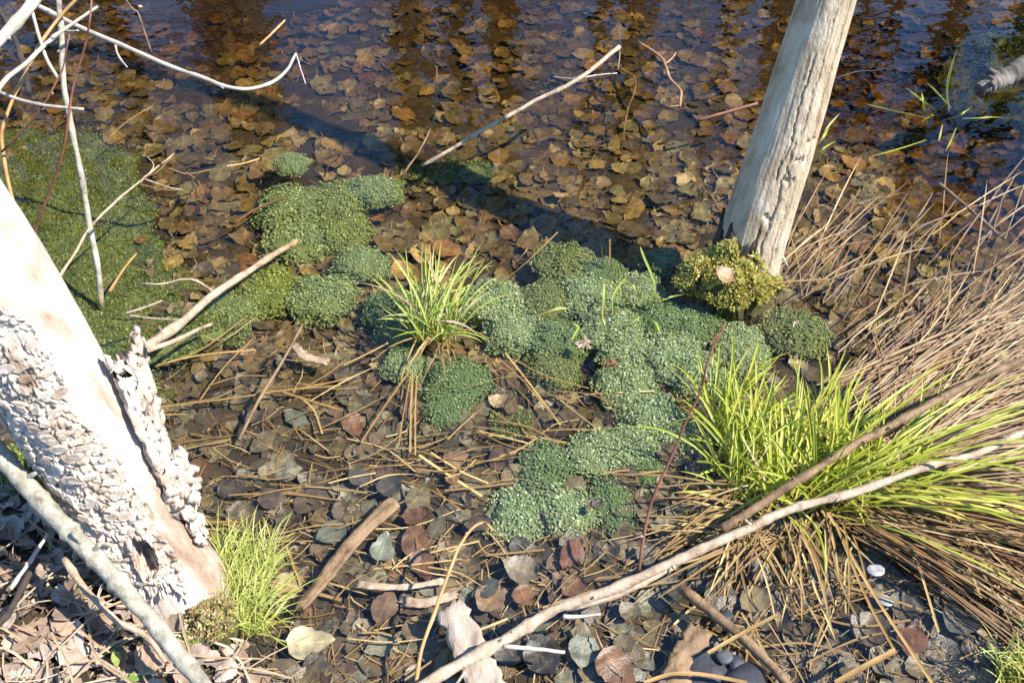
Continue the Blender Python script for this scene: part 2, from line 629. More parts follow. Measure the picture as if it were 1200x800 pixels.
zs = zlist(-.08, .86, .0042, 3.4)
mb = MB()
mb.add(*ring_trunk(zs, 150, L_axis, L_wood))
ltree = tag(empty('dead_trunk', (LB.x, LB.y, 0)), 'thick dead trunk at left, bleached white with peeling scaly bark', 'tree trunk',
            'dead trunks')
mb.build('wood', M['wood_white'], ltree, (LB.x, LB.y, 0))


def Ls(d, z, off=0.):
    a = LCAM + rad(d)
    r = L_wood(a, z) + off
    c = L_axis(z)
    return Vector((c.x + math.cos(a) * r, c.y + math.sin(a) * r, z))


# bark shell: one sheet with a ragged rim
mb = MB()
idx = {}
da, dz = 1.05, .0031
rows = int(.80 / dz)
cols_ = int(190 / da)
for j in range(rows):
    z = .045 + j * dz
    for i in range(cols_):
        d = -168 + i * da
        a = LCAM + rad(d)
        if bark_mask(a, z) > -1.5:
            wx, wy = d * .065 + nz(d * .04, z * 8, 5) * .7, z * 78 + nz(d * .06, z * 14, 7) * .9
            vd = noise.voronoi(Vector((wx, wy, 1)))[0]
            crk = sstep(.16, .02, vd[1] - vd[0])
            off = .0075 + .0026 * noise.cell(Vector((wx * .9, wy * .9, 4))) + .0035 * nz(d * .06, z * 20, 2) - .0075 * crk + .010 * sstep(7, 0, bark_mask(a, z)) * (1 if z < .2 else .35)
            idx[i, j] = len(mb.v)
            mb.v.append(Ls(d, z, max(.001, off)))
for (i, j), k in list(idx.items()):
    if (i + 1, j) in idx and (i, j + 1) in idx and (i + 1, j + 1) in idx:
        mb.f.append((k, idx[i + 1, j], idx[i + 1, j + 1], idx[i, j + 1]))
mb.t = [0.] * len(mb.v)
bark = mb.build('bark', M['bark_pale'], ltree, (LB.x, LB.y, 0))
sm_ = bark.modifiers.new('thick', 'SOLIDIFY')
sm_.thickness = .004
sm_.offset = -1
# scales of bark
flakes = []
for k in range(8):
    m2 = MB()
    n = 9
    w, h = U(.008, .016), U(.004, .008)
    top = [Vector((math.cos(q / n * 6.283) * w * U(.6, 1.2), .0008 + U(0, .0022), math.sin(q / n * 6.283) * h * U(.55, 1.25))) for q in range(n)]
    bot = [Vector((p.x * .85, -.002, p.z * .85)) for p in top]
    m2.add(top + bot, [tuple(range(n))] + [(q, n + q, n + (q + 1) % n, (q + 1) % n) for q in range(n)])
    flakes.append(m2.mesh('bark_flake', M['bark_pale'], smooth=False))
nf = 0
for _ in range(4000):
    d, z = U(-105, 32), U(.1, .8)
    a = LCAM + rad(d)
    if nf >= 120 or bark_mask(a, z) < 2: continue
    p = Ls(d, z, .0085)
    x, y, _t = pix(p)
    if not (-10 < x < 290 and 180 < y < 760): continue
    q = (Matrix.Rotation(a - math.pi / 2, 4, 'Z') @ Euler((U(-.05, .22), U(-.35, .35), U(-.12, .12))).to_matrix().to_4x4()).to_euler()
    s = U(.7, 1.25)
    link('bark_flake', random.choice(flakes), bark, p, q, (s, s, s))
    nf += 1


def plate(name, parent, m, d0, d1, z0, z1, off_fn, thick=.01, rag=.03, origin=None, nd=26, nzv=44):
    m2 = MB()
    for j in range(nzv):
        for i in range(nd):
            fi, fj = i / (nd - 1), j / (nzv - 1)
            zt = z1 + rag * (nz(fi * 4, 1.7) + .6 * nz(fi * 17, 2.7))
            zl = z0 + rag * (nz(fi * 4, 6.7) + .6 * nz(fi * 15, 9.7))
            z = zl + (zt - zl) * fj
            d = d0 + (d1 - d0) * fi + (6 * nz(fj * 5, 3.3) + 4 * nz(fj * 19, 1.3)) * (1 if fi > .5 else .4)
            m2.v.append(Ls(d, z, off_fn(fi, fj) + .005 * nz(fi * 5, fj * 8, 4) + .0025 * nz(fi * 18, fj * 18, 4)))
    for j in range(nzv - 1):
        for i in range(nd - 1):
            k = j * nd + i
            m2.f.append((k, k + 1, k + nd + 1, k + nd))
    m2.t = [0.] * len(m2.v)
    o = m2.build(name, m, parent, (LB.x, LB.y, 0))
    s_ = o.modifiers.new('thick', 'SOLIDIFY')
    s_.thickness = thick
    s_.offset = 1
    return o


plate('bark_slab', ltree, M['bark_pale'], 56, 84, .19, .43, lambda i, j: .003 + .012 * j + .044 * i * (.3 + .7 * j), .010, .022)
plate('bark_slab', ltree, M['bark_pale'], 60, 84, .10, .20, lambda i, j: .003 + .006 * j + .02 * i * (.3 + .7 * j), .009, .014, nzv=26)
# torn fibrous lump low on the right flank
tl = MB()
for k in range(60):
    d, z = U(62, 96), U(.15, .22)
    p = Ls(d, z, -.002)
    o = (p - L_axis(z)).normalized()
    d2 = (o * U(.5, 1.1) + Vector((U(-.9, .9), U(-.9, .9), U(-.8, 1.1)))).normalized()
    ln = U(.015, .04)
    p = p + o * U(0, .028)
    tube(tl, [p - d2 * ln * .4, p + d2 * ln * .4, p + d2 * ln], U(.007, .016), U(.003, .009), 8, 7, knob=1.1)
tl.build('torn_bark', M['bark_pale'], ltree, (LB.x, LB.y, 0))
# --- right trunk, leaning -------------------------------------------
RB = P(875, 313)
RCAM = math.atan2(-RB.y, -RB.x)


def R_axis(z):
    return Vector((RB.x + .176 * min(z, 2.5) + nz(z * 1.1, 2.2) * .008, RB.y + .316 * min(z, 2.5) + nz(z * 1.1, 5.2) * .01, z))


def R_rad(a, z):
    d = a - RCAM
    while d > math.pi: d -= 6.283185
    while d < -math.pi: d += 6.283185
    d = math.degrees(d)
    r = .077 - .020 * sstep(0, .7, z) - .014 * sstep(.7, 1.5, z) - .004 * max(0, z - 1.1)
    r = max(r, .02) + .006 * sstep(.04, -.04, z)
    r += .003 * nz(math.cos(a) * 1.5, math.sin(a) * 1.5, z * 3)
    r += .0012 * nz(math.cos(a) * 16, math.sin(a) * 16, z * 7)
    if z < .9:
        # long drying cracks and short cross checks
        for (d0, z0, z1, w, wig) in ((18, .02, .33, 1.1, 5), (44, .04, .24, .9, 4), (2, -.02, .15, 1.0, 6), (56, .15, .36, 1.0, 4), (30, .2, .3, .8, 8), (26, .3, .62, .7, 5), (38, .02, .2, .8, 4), (50, .32, .6, .8, 4), (64, .05, .3, .9, 3), (8, .22, .5, .7, 6)):
            if z0 < z < z1:
                dd = abs(d - d0 - wig * nz(z * 14, d0) - wig * .5 * nz(z * 50, d0))
                r -= .010 * sstep(w * 1.9, w * .3, dd) * sstep(z0, z0 + .03, z) * sstep(z1, z1 - .03, z)
        for (z0, a0, a1) in ((.055, 0, 26), (.235, 18, 40), (.275, 30, 58), (.155, 2, 22), (.31, 40, 62)):
            if a0 < d < a1:
                r -= .008 * sstep(.006, .001, abs(z - z0 - .012 * nz(d * .08, z0 * 9) - .006 * nz(d * .4, z0)))
        # scaly strip where thin bark remains
        sc = sstep(-8, 2, d) * sstep(34, 22, d) * sstep(.12, .2, z)
        r += sc * .0007 * noise.cell(Vector((d * .32, z * 90 + d * .05, 3)))
    return r


zs = zlist(-.16, .8, .0045, 6.5)
mb = MB()
mb.add(*ring_trunk(zs, 190, R_axis, R_rad))
rtree = tag(empty('dead_trunk', (RB.x, RB.y, 0)), 'smooth bleached leaning trunk at right standing in the water above a moss cushion',
            'tree trunk', 'dead trunks')
mb.build('wood', M['wood_cream'], rtree, (RB.x, RB.y, 0))


def Rs(d, z, off=0.):
    a = RCAM + rad(d)
    c = R_axis(z)
    r = R_rad(a, z) + off
    return Vector((c.x + math.cos(a) * r, c.y + math.sin(a) * r, z))


mb = MB()
nd, nh = 60, 22
for j in range(nh):
    for i in range(nd):
        d = -120 + 160 * i / (nd - 1)
        zt = .095 + .03 * nz(d * .04, 3) + .025 * nz(d * .2, 5) - .06 * sstep(0, 30, d)
        z = -.1 + (zt + .1) * j / (nh - 1)
        mb.v.append(Rs(d, z, .006 + .006 * nz(d * .1, z * 30) + .004 * (nh - j) / nh))
for j in range(nh - 1):
    for i in range(nd - 1):
        k = j * nd + i
        mb.f.append((k, k + 1, k + nd + 1, k + nd))
mb.t = [0.] * len(mb.v)
o = mb.build('bark_collar', M['bark_dark'], rtree, (RB.x, RB.y, 0))
s_ = o.modifiers.new('thick', 'SOLIDIFY')
s_.thickness = .006
mb = MB()
for k in range(5):
    a, b = P(898 + k * 2, 282 + k * 2, .06), P(900 + k * 3 + U(0, 12), 303 + k * 2 + U(-5, 5), .03)
    tube(mb, [a, a.lerp(b, .5) + Vector((0, 0, .006)), b], .006, .002, 7, 6, knob=.4)
mb.build('splinter', M['twig_white'], rtree, P(895, 265, .02))


# ------------------------------------------------------------------ moss cushions
def tufts(mb, pts_n, size, lean=.5, n=3):
    for p, nrm in pts_n:
        d = (nrm + Vector((U(-lean, lean), U(-lean, lean), U(-lean, lean)))).normalized()
        s = size * U(.6, 1.4)
        a = d.cross(Vector((U(-1, 1), U(-1, 1), .3))).normalized()
        b = d.cross(a)
        w = s * U(.22, .4)
        base = [p + a * w, p - a * w * .5 + b * w * .87, p - a * w * .5 - b * w * .87]
        mid = p + d * s
        k = len(mb.v)
        mb.v += base + [mid]
        mb.f += [(k, k + 1, k + 3), (k + 1, k + 2, k + 3), (k + 2, k, k + 3)]
        mb.t += [0, 0, 0, 1.]


def cushion(name, label, cat, cx, cy, rx, ry, h, m_t, nt_, size, z0=0., group=None, gapn=9, base=None, rough=.35):
    c = Vector((cx, cy, z0))
    e = tag(empty(name, c), label, cat, group)
    sd_ = U(0, 50)

    def hgt(u, v):
        q = math.sqrt(u * u + v * v) / (1 + .3 * nz(math.cos(math.atan2(v, u)) * 1.6, math.sin(math.atan2(v, u)) * 1.6, sd_))
        return (max(0, 1 - q ** 2.2)) * (1 + rough * nz(u * 2.8, v * 2.8, sd_)) if q < 1 else -1
    m2 = MB()
    n = 30
    ix = {}
    for j in range(n):
        for i in range(n):
            u, v = (i / (n - 1) * 2 - 1) * 1.25, (j / (n - 1) * 2 - 1) * 1.25
            q = hgt(u, v)
            if q >= 0 or hgt(u * .9, v * .9) >= 0:
                ix[i, j] = len(m2.v)
                m2.v.append(c + Vector((u * rx, v * ry, max(q, 0) * h - (.03 if q < 0 else 0))))
    for (i, j), k in ix.items():
        if (i + 1, j) in ix and (i, j + 1) in ix and (i + 1, j + 1) in ix:
            m2.f.append((k, ix[i + 1, j], ix[i + 1, j + 1], ix[i, j + 1]))
    m2.t = [0.] * len(m2.v)
    m2.build('moss_base', base or M['moss_base'], e, c)
    m3 = MB()
    pl = []
    while len(pl) < nt_:
        u, v = U(-1.2, 1.2), U(-1.2, 1.2)
        q = hgt(u, v)
        if q < 0: continue
        if nz(u * gapn * .5, v * gapn * .5, sd_ + 3) < -.28: continue
        e_ = .02
        nn = Vector((-(hgt(u + e_, v) - q) / e_ * h / rx, -(hgt(u, v + e_) - q) / e_ * h / ry, 1)).normalized()
        pl.append((c + Vector((u * rx, v * ry, q * h)), nn))
    tufts(m3, pl, size)
    tag(m3.build('moss_shoots', m_t, e, c, smooth=False), kind='stuff')
    return e


mc = P(853, 327)
cushion('moss_cushion', 'yellow green moss cushion at the foot of the leaning right trunk', 'moss', mc.x, mc.y, .122, .09, .078, M['moss'], 10000, .0105, -.006, rough=.5)
q = P(247, 712, .05)
cushion('moss_cushion', 'brownish moss at the foot of the peeling left trunk', 'moss', q.x + .0, q.y - .01, .042, .036, .02, M['moss_dry'], 1500, .007, .03, rough=.9)
q = P(28, 545, .04)
cushion('moss_cushion', 'bright green moss patch behind the left trunk at the frame edge', 'moss', q.x, q.y, .10, .09, .035, M['moss_green'], 2600, .012, .0)
q = P(1192, 785, 0)
cushion('moss_cushion', 'grassy moss hummock in the bottom right corner', 'moss', q.x + .03, q.y - .02, .06, .05, .03, M['moss'], 1400, .012, -.01)
HUM = Vector((q.x + .02, q.y - .01, .005))
q = P(205, 745, .07)
cushion('moss_cushion', 'small green moss on litter beside the smooth grey pole', 'moss', q.x, q.y, .035, .03, .015, M['moss_green'], 700, .008, bed(q.x, q.y) - .002)


# ------------------------------------------------------------------ algae mats under water
def mat_patch(name, label, poly, zoff, lump, nt_, size, gap=-.15, group='algae mats'):
    """low lumpy sheet on the bed inside an outline of photo points"""
    zr = -.07
    wp = [P(x, y, zr) for x, y in poly]
    mnx, mxx = min(p.x for p in wp), max(p.x for p in wp)
    mny, mxy = min(p.y for p in wp), max(p.y for p in wp)

    def inside(x, y):
        c = False
        j = len(wp) - 1
        for i in range(len(wp)):
            a, b = wp[i], wp[j]
            if (a.y > y) != (b.y > y) and x < (b.x - a.x) * (y - a.y) / (b.y - a.y) + a.x: c = not c
            j = i
        return c

    def hz(x, y):
        return min(bed(x, y) + zoff + lump * (nz(x * 9, y * 9, 6) + .5 * nz(x * 30, y * 30, 2)), -.012)
    m2 = MB()
    st = .0105
    ix = {}
    nxx, nyy = int((mxx - mnx) / st) + 1, int((mxy - mny) / st) + 1
    for j in range(nyy):
        for i in range(nxx):
            x, y = mnx + i * st, mny + j * st
            w = .05 * Vector((nz(x * 6, y * 6, 11), nz(x * 6, y * 6, 21)))
            if inside(x + w.x, y + w.y):
                ix[i, j] = len(m2.v)
                m2.v.append(Vector((x, y, hz(x, y))))
    for (i, j), k in ix.items():
        if (i + 1, j) in ix and (i, j + 1) in ix and (i + 1, j + 1) in ix:
            m2.f.append((k, ix[i + 1, j], ix[i + 1, j + 1], ix[i, j + 1]))
    m2.t = [0.] * len(m2.v)
    o = sum(wp, Vector()) / len(wp)
    e = tag(empty(name, o), label, 'algae', group)
    m2.build('algae_sheet', M['algae'], e, o)
    m3 = MB()
    pl = []
    tries = 0
    while len(pl) < nt_ and tries < nt_ * 6:
        tries += 1
        x, y = U(mnx, mxx), U(mny, mxy)
        if nz(x * 14, y * 14, 5) < gap: continue
        w = .05 * Vector((nz(x * 6, y * 6, 11), nz(x * 6, y * 6, 21)))
        w2 = 1 + random.gauss(0, 1.6)
        if inside(x + w.x * w2, y + w.y * w2):
            pl.append((Vector((x, y, hz(x, y))), Vector((U(-.5, .5), U(-.5, .5), 1)).normalized()))
    tufts(m3, pl, size, .9)
    tag(m3.build('algae_filaments', M['algae_tuft'], e, o, smooth=False), kind='stuff')


mat_patch('algae_mat', 'large green algae mat under water behind the left trunk', [(-60, 150), (30, 125), (100, 140), (150, 170), (175, 220), (170, 260),
          (195, 300), (235, 310), (240, 360), (200, 420), (215, 470), (160, 500), (60, 420), (-60, 330)], .010, .010, 32000, .006, -.8)
mat_patch('algae_mat', 'green algae patch under water in the top right corner', [(1120, 30), (1150, 0), (1260, -10), (1260, 95), (1190, 90), (1140, 70)], .05, .03, 7000, .0075)
mat_patch('algae_mat', 'small yellow green algae patch right of the lone double spawn clump', [(575, 492), (605, 488), (625, 505), (612, 530), (580, 528)], .012, .008, 1800, .006, -.3)
mat_patch('algae_mat', 'faint green algae around the base of the slanting thin stick', [(462, 185), (500, 175), (575, 178), (580, 196), (530, 205), (470, 202)], .02, .012, 2400, .007, -.3)
mat_patch('algae_mat', 'green algae fringe below the stick beside the left trunk', [(190, 395), (280, 350), (300, 372), (250, 400), (215, 440), (190, 440)], .018, .012, 4000, .007)

# ------------------------------------------------------------------ frogspawn
ICO_V, ICO_F = [], []
_p = (1 + 5 ** .5) / 2
for a, b in ((1, _p), (-1, _p), (1, -_p), (-1, -_p)):
    ICO_V += [Vector((0, a, b)), Vector((a, b, 0)), Vector((b, 0, a))]
ICO_V = [v.normalized() for v in ICO_V]
for i in range(12):
    for j in range(i + 1, 12):
        for k in range(j + 1, 12):
            if all(abs((ICO_V[p_] - ICO_V[q_]).length - 1.0515) < .01 for p_, q_ in ((i, j), (j, k), (i, k))):
                n_ = (ICO_V[j] - ICO_V[i]).cross(ICO_V[k] - ICO_V[i])
                ICO_F.append((i, j, k) if n_.dot(ICO_V[i]) > 0 else (i, k, j))
_v, _f, _c = list(ICO_V), [], {}


def _mid(a, b):
    k = (min(a, b), max(a, b))
    if k not in _c:
        _c[k] = len(_v)
        _v.append(((_v[a] + _v[b]) / 2).normalized())
    return _c[k]


for a, b, c in ICO_F:
    x, y, z = _mid(a, b), _mid(b, c), _mid(c, a)
    _f += [(a, x, z), (x, b, y), (z, y, c), (x, y, z)]
BALL_V, BALL_F = _v, _f

spawn = []
for k in range(7):
    sd_ = k * 7.7

    def rr(d):
        return 1 + .30 * nz(d.x * 1.5 + sd_, d.y * 1.5, d.z * 1.5, 2) + .12 * nz(d.x * 4.5 + sd_, d.y * 4.5, d.z * 4.5, 2)
    core = MB()
    n1, n2 = 14, 26
    for j in range(n1 + 1):
        ph = -math.pi / 2 + math.pi * j / n1
        for i in range(n2):
            th = i / n2 * 6.2832
            d = Vector((math.cos(ph) * math.cos(th), math.cos(ph) * math.sin(th), math.sin(ph)))
            core.v.append(d * rr(d) * .93)
    for j in range(n1):
        for i in range(n2):
            i2 = (i + 1) % n2
            core.f.append((j * n2 + i, j * n2 + i2, (j + 1) * n2 + i2, (j + 1) * n2 + i))
    core.t = [0.] * len(core.v)
    eggs = MB()
    ne = 1500
    for i in range(ne):
        zf = 1 - 1.45 * (i + .5) / ne
        th = i * 2.399963 + U(-.25, .25)
        rxy = math.sqrt(max(0, 1 - zf * zf))
        d = Vector((rxy * math.cos(th), rxy * math.sin(th), zf + U(-.03, .03))).normalized()
        c = d * (rr(d) * U(.97, 1.045))
        s = U(.024, .042)
        o = len(eggs.v)
        eggs.v += [c + Vector((v.x, v.y, v.z * 1.3)) * s for v in ICO_V]
        eggs.f += [tuple(q + o for q in f) for f in ICO_F]
    eggs.t = [0.] * len(eggs.v)
    spawn.append((core.mesh('jelly_core', M['spawn_core']), eggs.mesh('eggs', M['egg'])))

G1, G2 = 'frogspawn clumps in the main raft', 'submerged frogspawn clumps at upper left'
CL = [  # photo x, y, half width, half height, depth of the top below the surface, tint, label, group
    (665, 306, 34, 27, .012, 2, 'olive brown frogspawn clump at the back edge of the raft, behind the straw bundle', G1),
    (456, 360, 28, 25, .02, 1, 'dark frogspawn clump at the left foot of the central grass tuft', G1),
    (472, 388, 27, 24, .02, 1, 'dark frogspawn clump under the left blades of the central grass tuft', G1),
    (475, 426, 22, 20, .012, 0, 'small frogspawn clump directly above left of the lone double clump', G1),
    (534, 445, 36, 25, .01, 1, 'upper half of the lone double frogspawn clump below the central tuft', G1),
    (523, 480, 27, 24, .012, 1, 'lower half of the lone double frogspawn clump below the central tuft', G1),
    (582, 352, 36, 26, .004, 0, 'pale frogspawn clump just right of the central grass tuft', G1),
    (602, 388, 30, 24, .004, 0, 'frogspawn clump on the left edge of the raft, below the tuft\'s right blades', G1),
    (640, 352, 32, 22, .008, 2, 'olive frogspawn clump in the raft left of the curved yellow blade', G1),
    (652, 398, 34, 26, .006, 1, 'dark green frogspawn clump left of the pink bud scales', G1),
    (648, 430, 30, 22, .012, 2, 'olive frogspawn clump at the lower end of the raft\'s left arm', G1),
    (692, 345, 30, 28, .002, 0, 'pale frogspawn clump in the raft above the pink bud scales', G1),
    (708, 318, 24, 18, .008, 1, 'small frogspawn clump at the back of the raft beside two upright straws', G1),
    (746, 342, 32, 24, .008, 0, 'frogspawn clump under the small grass sprout with two blades', G1),
    (722, 385, 34, 28, .0, 0, 'pale frogspawn clump in the middle of the raft right of the bud scales', G1),
    (738, 412, 30, 24, .0, 0, 'pale frogspawn clump in the centre of the raft near the dark cone bit', G1),
    (733, 452, 33, 27, .0, 0, 'round frogspawn clump bulging left below the dark cone bit', G1),
    (776, 374, 32, 25, .006, 1, 'frogspawn clump in the raft behind the bent sprout at right', G1),
    (785, 415, 36, 28, .0, 0, 'large pale frogspawn clump right of the raft centre', G1),
    (812, 378, 34, 26, .01, 1, 'dark frogspawn clump just below the yellow green moss cushion', G1),
    (868, 405, 28, 29, .004, 0, 'round pale frogspawn clump right of the thin red twig', G1),
    (935, 385, 35, 27, .008, 2, 'round dark frogspawn clump farthest right, among straw behind the green grass', G1),
    (818, 434, 32, 27, .004, 0, 'frogspawn clump in the raft touching the thin red twig from the left', G1),
    (846, 458, 28, 26, .02, 1, 'dark frogspawn clump half hidden at the left edge of the big green grass', G1),
    (764, 486, 36, 24, .0, 0, 'pale frogspawn clump in the neck between raft and lower lobes', G1),
    (796, 508, 34, 26, .004, 0, 'frogspawn clump left of the big grass beside the thin red twig', G1),
    (742, 522, 34, 26, .0, 0, 'frogspawn clump in the lower raft above the fork of pale straws', G1),
    (700, 530, 34, 28, .0, 0, 'bright frogspawn clump in the lower raft between two neighbours', G1),
    (638, 545, 37, 29, .004, 1, 'frogspawn clump at the left end of the lower raft, upper row', G1),
    (605, 603, 34, 33, .0, 0, 'round frogspawn clump at the lower left corner of the raft', G1),
    (664, 601, 33, 33, .0, 0, 'round frogspawn clump in the middle of the raft\'s bottom row', G1),
    (717, 592, 27, 33, .006, 1, 'frogspawn clump with a grey leaf scrap, right end of the bottom row', G1),
    (762, 553, 24, 22, .01, 1, 'small frogspawn clump right of the lower raft under pale straws', G1),
    (776, 305, 22, 18, .02, 1, 'dark submerged frogspawn clump touching the left side of the moss cushion', G1),
    (345, 240, 40, 30, .035, 3, 'large hazy frogspawn clump at the back of the sunken group', G2),
    (398, 236, 34, 28, .03, 4, 'yellowish frogspawn clump in the middle of the sunken group', G2),
    (437, 220, 30, 18, .02, 3, 'frogspawn clump at the right tip of the sunken group', G2),
    (352, 276, 38, 30, .035, 3, 'hazy frogspawn clump beside the sunken tip of the long stick', G2),
    (398, 268, 32, 26, .035, 4, 'yellowish frogspawn clump above the gap in the sunken group', G2),
    (378, 346, 32, 30, .02, 3, 'round frogspawn clump at the front of the sunken group', G2),
    (312, 340, 40, 30, .035, 4, 'wide yellowish frogspawn clump just below the long stick', G2),
    (272, 362, 34, 22, .035, 3, 'flat frogspawn clump at the left end of the sunken group by straw', G2),
    (422, 308, 30, 19, .02, 3, 'frogspawn clump between the sunken group and the central tuft', G2),
    (340, 189, 19, 13, .012, 3, 'small lone frogspawn clump in the blue shadow band', G2),
]
TINT = [(1.2, 1.17, 1.3), (.72, .8, .72), (.85, .78, .55), (1.05, 1.05, 1.0), (1.0, .95, .55)]
for i, (x, y, hw, hh, dep, ti, lab, gr) in enumerate(CL):
    zt = -dep - .013
    base = P(x, y, zt - .02)
    t_ = pix(base)[2]
    sx = hw / F * t_ * 1.12
    sy = hh / F * t_ / S2 * 1.0
    sz = min(sx, sy) * .46
    floor = bed(base.x, base.y)
    zc = zt - sz
    if gr == G2:
        sz = min(sz, max(.03, (zt - floor) * .6))
        zc = zt - sz
    base = P(x, y, zc + sz * .45)
    co, eg = spawn[i % 7]
    e = tag(empty('frogspawn_clump', (base.x, base.y, zc - sz * .9)), lab, 'frogspawn', gr)
    rot = (0, 0, U(0, 6.28))
    for nm, me in (('jelly_core', co), ('eggs', eg)):
        ch = link(nm, me, None)
        ch.parent = e
        ch.location = (0, 0, sz * .9)
        k = rot[2]
        ch.rotation_euler = rot
        ca = abs(math.cos(k))
        ch.scale = (sx * ca + sy * (1 - ca), sy * ca + sx * (1 - ca), sz)
        ch.color = (*TINT[ti], 1)
        if nm == 'eggs': ch['kind'] = 'stuff'


# ------------------------------------------------------------------ leaves
def leaf_mesh(name, m, ln, wd, curl, cup, seed, torn=False, mb=None, mtx=None):
    own = mb is None
    if own: mb = MB()
    random_state = random.getstate()
    random.seed(seed)
    n = 12
    v = []
    tl_ = []
    asym = U(.9, 1.1)
    stem = U(.3, .5)
    for i in range(n):
        f = i / (n - 1)
        w = wd * .5 * (math.sin(math.pi * f ** stem_pow(seed)) ** .72 if 0 < f < 1 else .02)
        if torn and f > .6: w *= U(.78, 1.06)
        x = (f - .45) * ln
        z = curl * ln * ((f - .5) ** 2) * 2 + U(-.002, .002)
        zc = z - cup * w
        v += [Vector((x + U(-.002, .002), w * asym * U(.97, 1.03), z + U(-.003, .003))), Vector((x, w * .5, (z + zc) / 2)), Vector((x, 0, zc)),
              Vector((x, -w * .5, (z + zc) / 2)), Vector((x + U(-.002, .002), -w * U(.97, 1.03), z + U(-.004, .004)))]
        tl_ += [1., .5, 0., .5, 1.]
    random.setstate(random_state)
    f_ = []
    for i in range(n - 1):
        for j in range(4):
            a = i * 5 + j
            f_.append((a, a + 5, a + 6, a + 1))
    b0 = len(v)
    x0_ = v[2].x
    v += [Vector((x0_, .0011, v[2].z + .001)), Vector((x0_, -.0011, v[2].z + .001)), Vector((x0_ - ln * .22, ln * .05 + .0009, v[2].z + .003)), Vector((x0_ - ln * .22, ln * .05 - .0009, v[2].z + .003)),
          Vector((x0_ - ln * .42, ln * .14, v[2].z + .004))]
    tl_ += [0.] * 5
    f_ += [(b0, b0 + 1, b0 + 3, b0 + 2), (b0 + 2, b0 + 3, b0 + 4)]
    if mtx is not None:
        v = [mtx @ p for p in v]
    mb.add(v, f_, tl_)
    if own: return mb.mesh(name, m)


def stem_pow(seed):
    return (.8, .7, .95, .75)[int(seed) % 4]


LV = [leaf_mesh('leaf', M['leaf'], .068 * U(.9, 1.1), .056 * U(.85, 1.12), U(-.15, .35), U(-.1, .3), 50 + k, k % 4 == 3) for k in range(12)]
LVD = [leaf_mesh('leaf', M['leaf_dry'], .06 * U(.9, 1.1), .045 * U(.85, 1.12), U(-.3, .7), U(-.3, .5), 90 + k, k % 3 == 2) for k in range(10)]


def where(x, y):
    T = [((0, 0, 190, 130), 'behind the crossing twigs at upper left'), ((190, 0, 480, 110), 'in far water left of top centre'),
         ((480, 0, 720, 120), 'in the far water behind the thin slanting stick'), ((720, 0, 930, 180), 'in the far water left of the leaning trunk'),
         ((930, 0, 1200, 120), 'in the far water right of the leaning trunk'), ((150, 110, 330, 330), 'between the algae mat and the sunken spawn'),
         ((330, 100, 500, 210), 'in the dark shadow band above the sunken spawn'), ((500, 120, 830, 300), 'behind the frogspawn raft and central tuft'),
         ((930, 120, 1200, 260), 'around the lone green sprout at upper right'), ((900, 240, 1200, 420), 'beneath the tan sedge behind the big grass'),
         ((330, 210, 480, 420), 'beside the sunken spawn left of the central tuft'), ((150, 380, 330, 500), 'below the straw right of the left trunk'),
         ((330, 380, 500, 560), 'in the shallows left of the lone double clump'), ((500, 300, 700, 420), 'between the central tuft and the raft'),
         ((500, 400, 700, 560), 'between the lone double clump and the raft'), ((200, 490, 400, 620), 'in the shallows above the fine grass tuft'),
         ((330, 540, 480, 640), 'beside the upper end of the brown bark strip'), ((440, 540, 620, 690), 'below left of the raft near the yellow twig'),
         ((580, 620, 800, 720), 'between the raft and the long pale branch'), ((300, 640, 500, 800), 'near the fine grass tuft and bark strip'),
         ((480, 680, 640, 800), 'around the white weathered stake'), ((600, 690, 800, 800), 'below the long pale branch'),
         ((800, 620, 980, 800), 'among straw below the big grass'), ((980, 600, 1200, 800), 'in the dark water at lower right'),
         ((0, 560, 330, 800), 'on the bank at lower left')]
    for (a, b, c, d), s in T:
        if a <= x < c and b <= y < d: return s
    return 'among the plants in mid pond'


def bank_where(x, y):
    px = 235 - (800 - y) * .86      # where the grey pole runs at this height
    if x < px - 130: return 'by the left frame edge'
    if x < px - 70: return 'left of the pole, at the bottom edge' if y > 730 else 'left of the pole near the dark stick'
    if x < px: return 'just left of the pole\'s lower end' if y > 730 else 'just left of the pole\'s middle'
    if y < 700: return 'right of the pole, left of the trunk foot'
    if x < 230: return 'right of the pole, below the trunk foot'
    return 'at the bottom edge below the fine grass tuft'


def on_spawn(x, y, k=.85):
    return any(((x - c[0]) / c[2]) ** 2 + ((y - c[1]) / c[3]) ** 2 < k for c in CL)


def place_leaf(x, y, me, lift, label, group, s=1., rz=None, col=None, tilt=.16, z=None):
    p = P(x, y, -.05)
    for _ in range(3):
        b = bed(p.x, p.y) if z is None else z
        p = P(x, y, b + lift)
    o = link('leaf', me, None, p, (U(-tilt, tilt), U(-tilt, tilt), U(0, 6.28) if rz is None else rz), (s, s, s))
    if col: o.color = (*col, 1)
    tag(o, label, 'leaf', group)
    return o


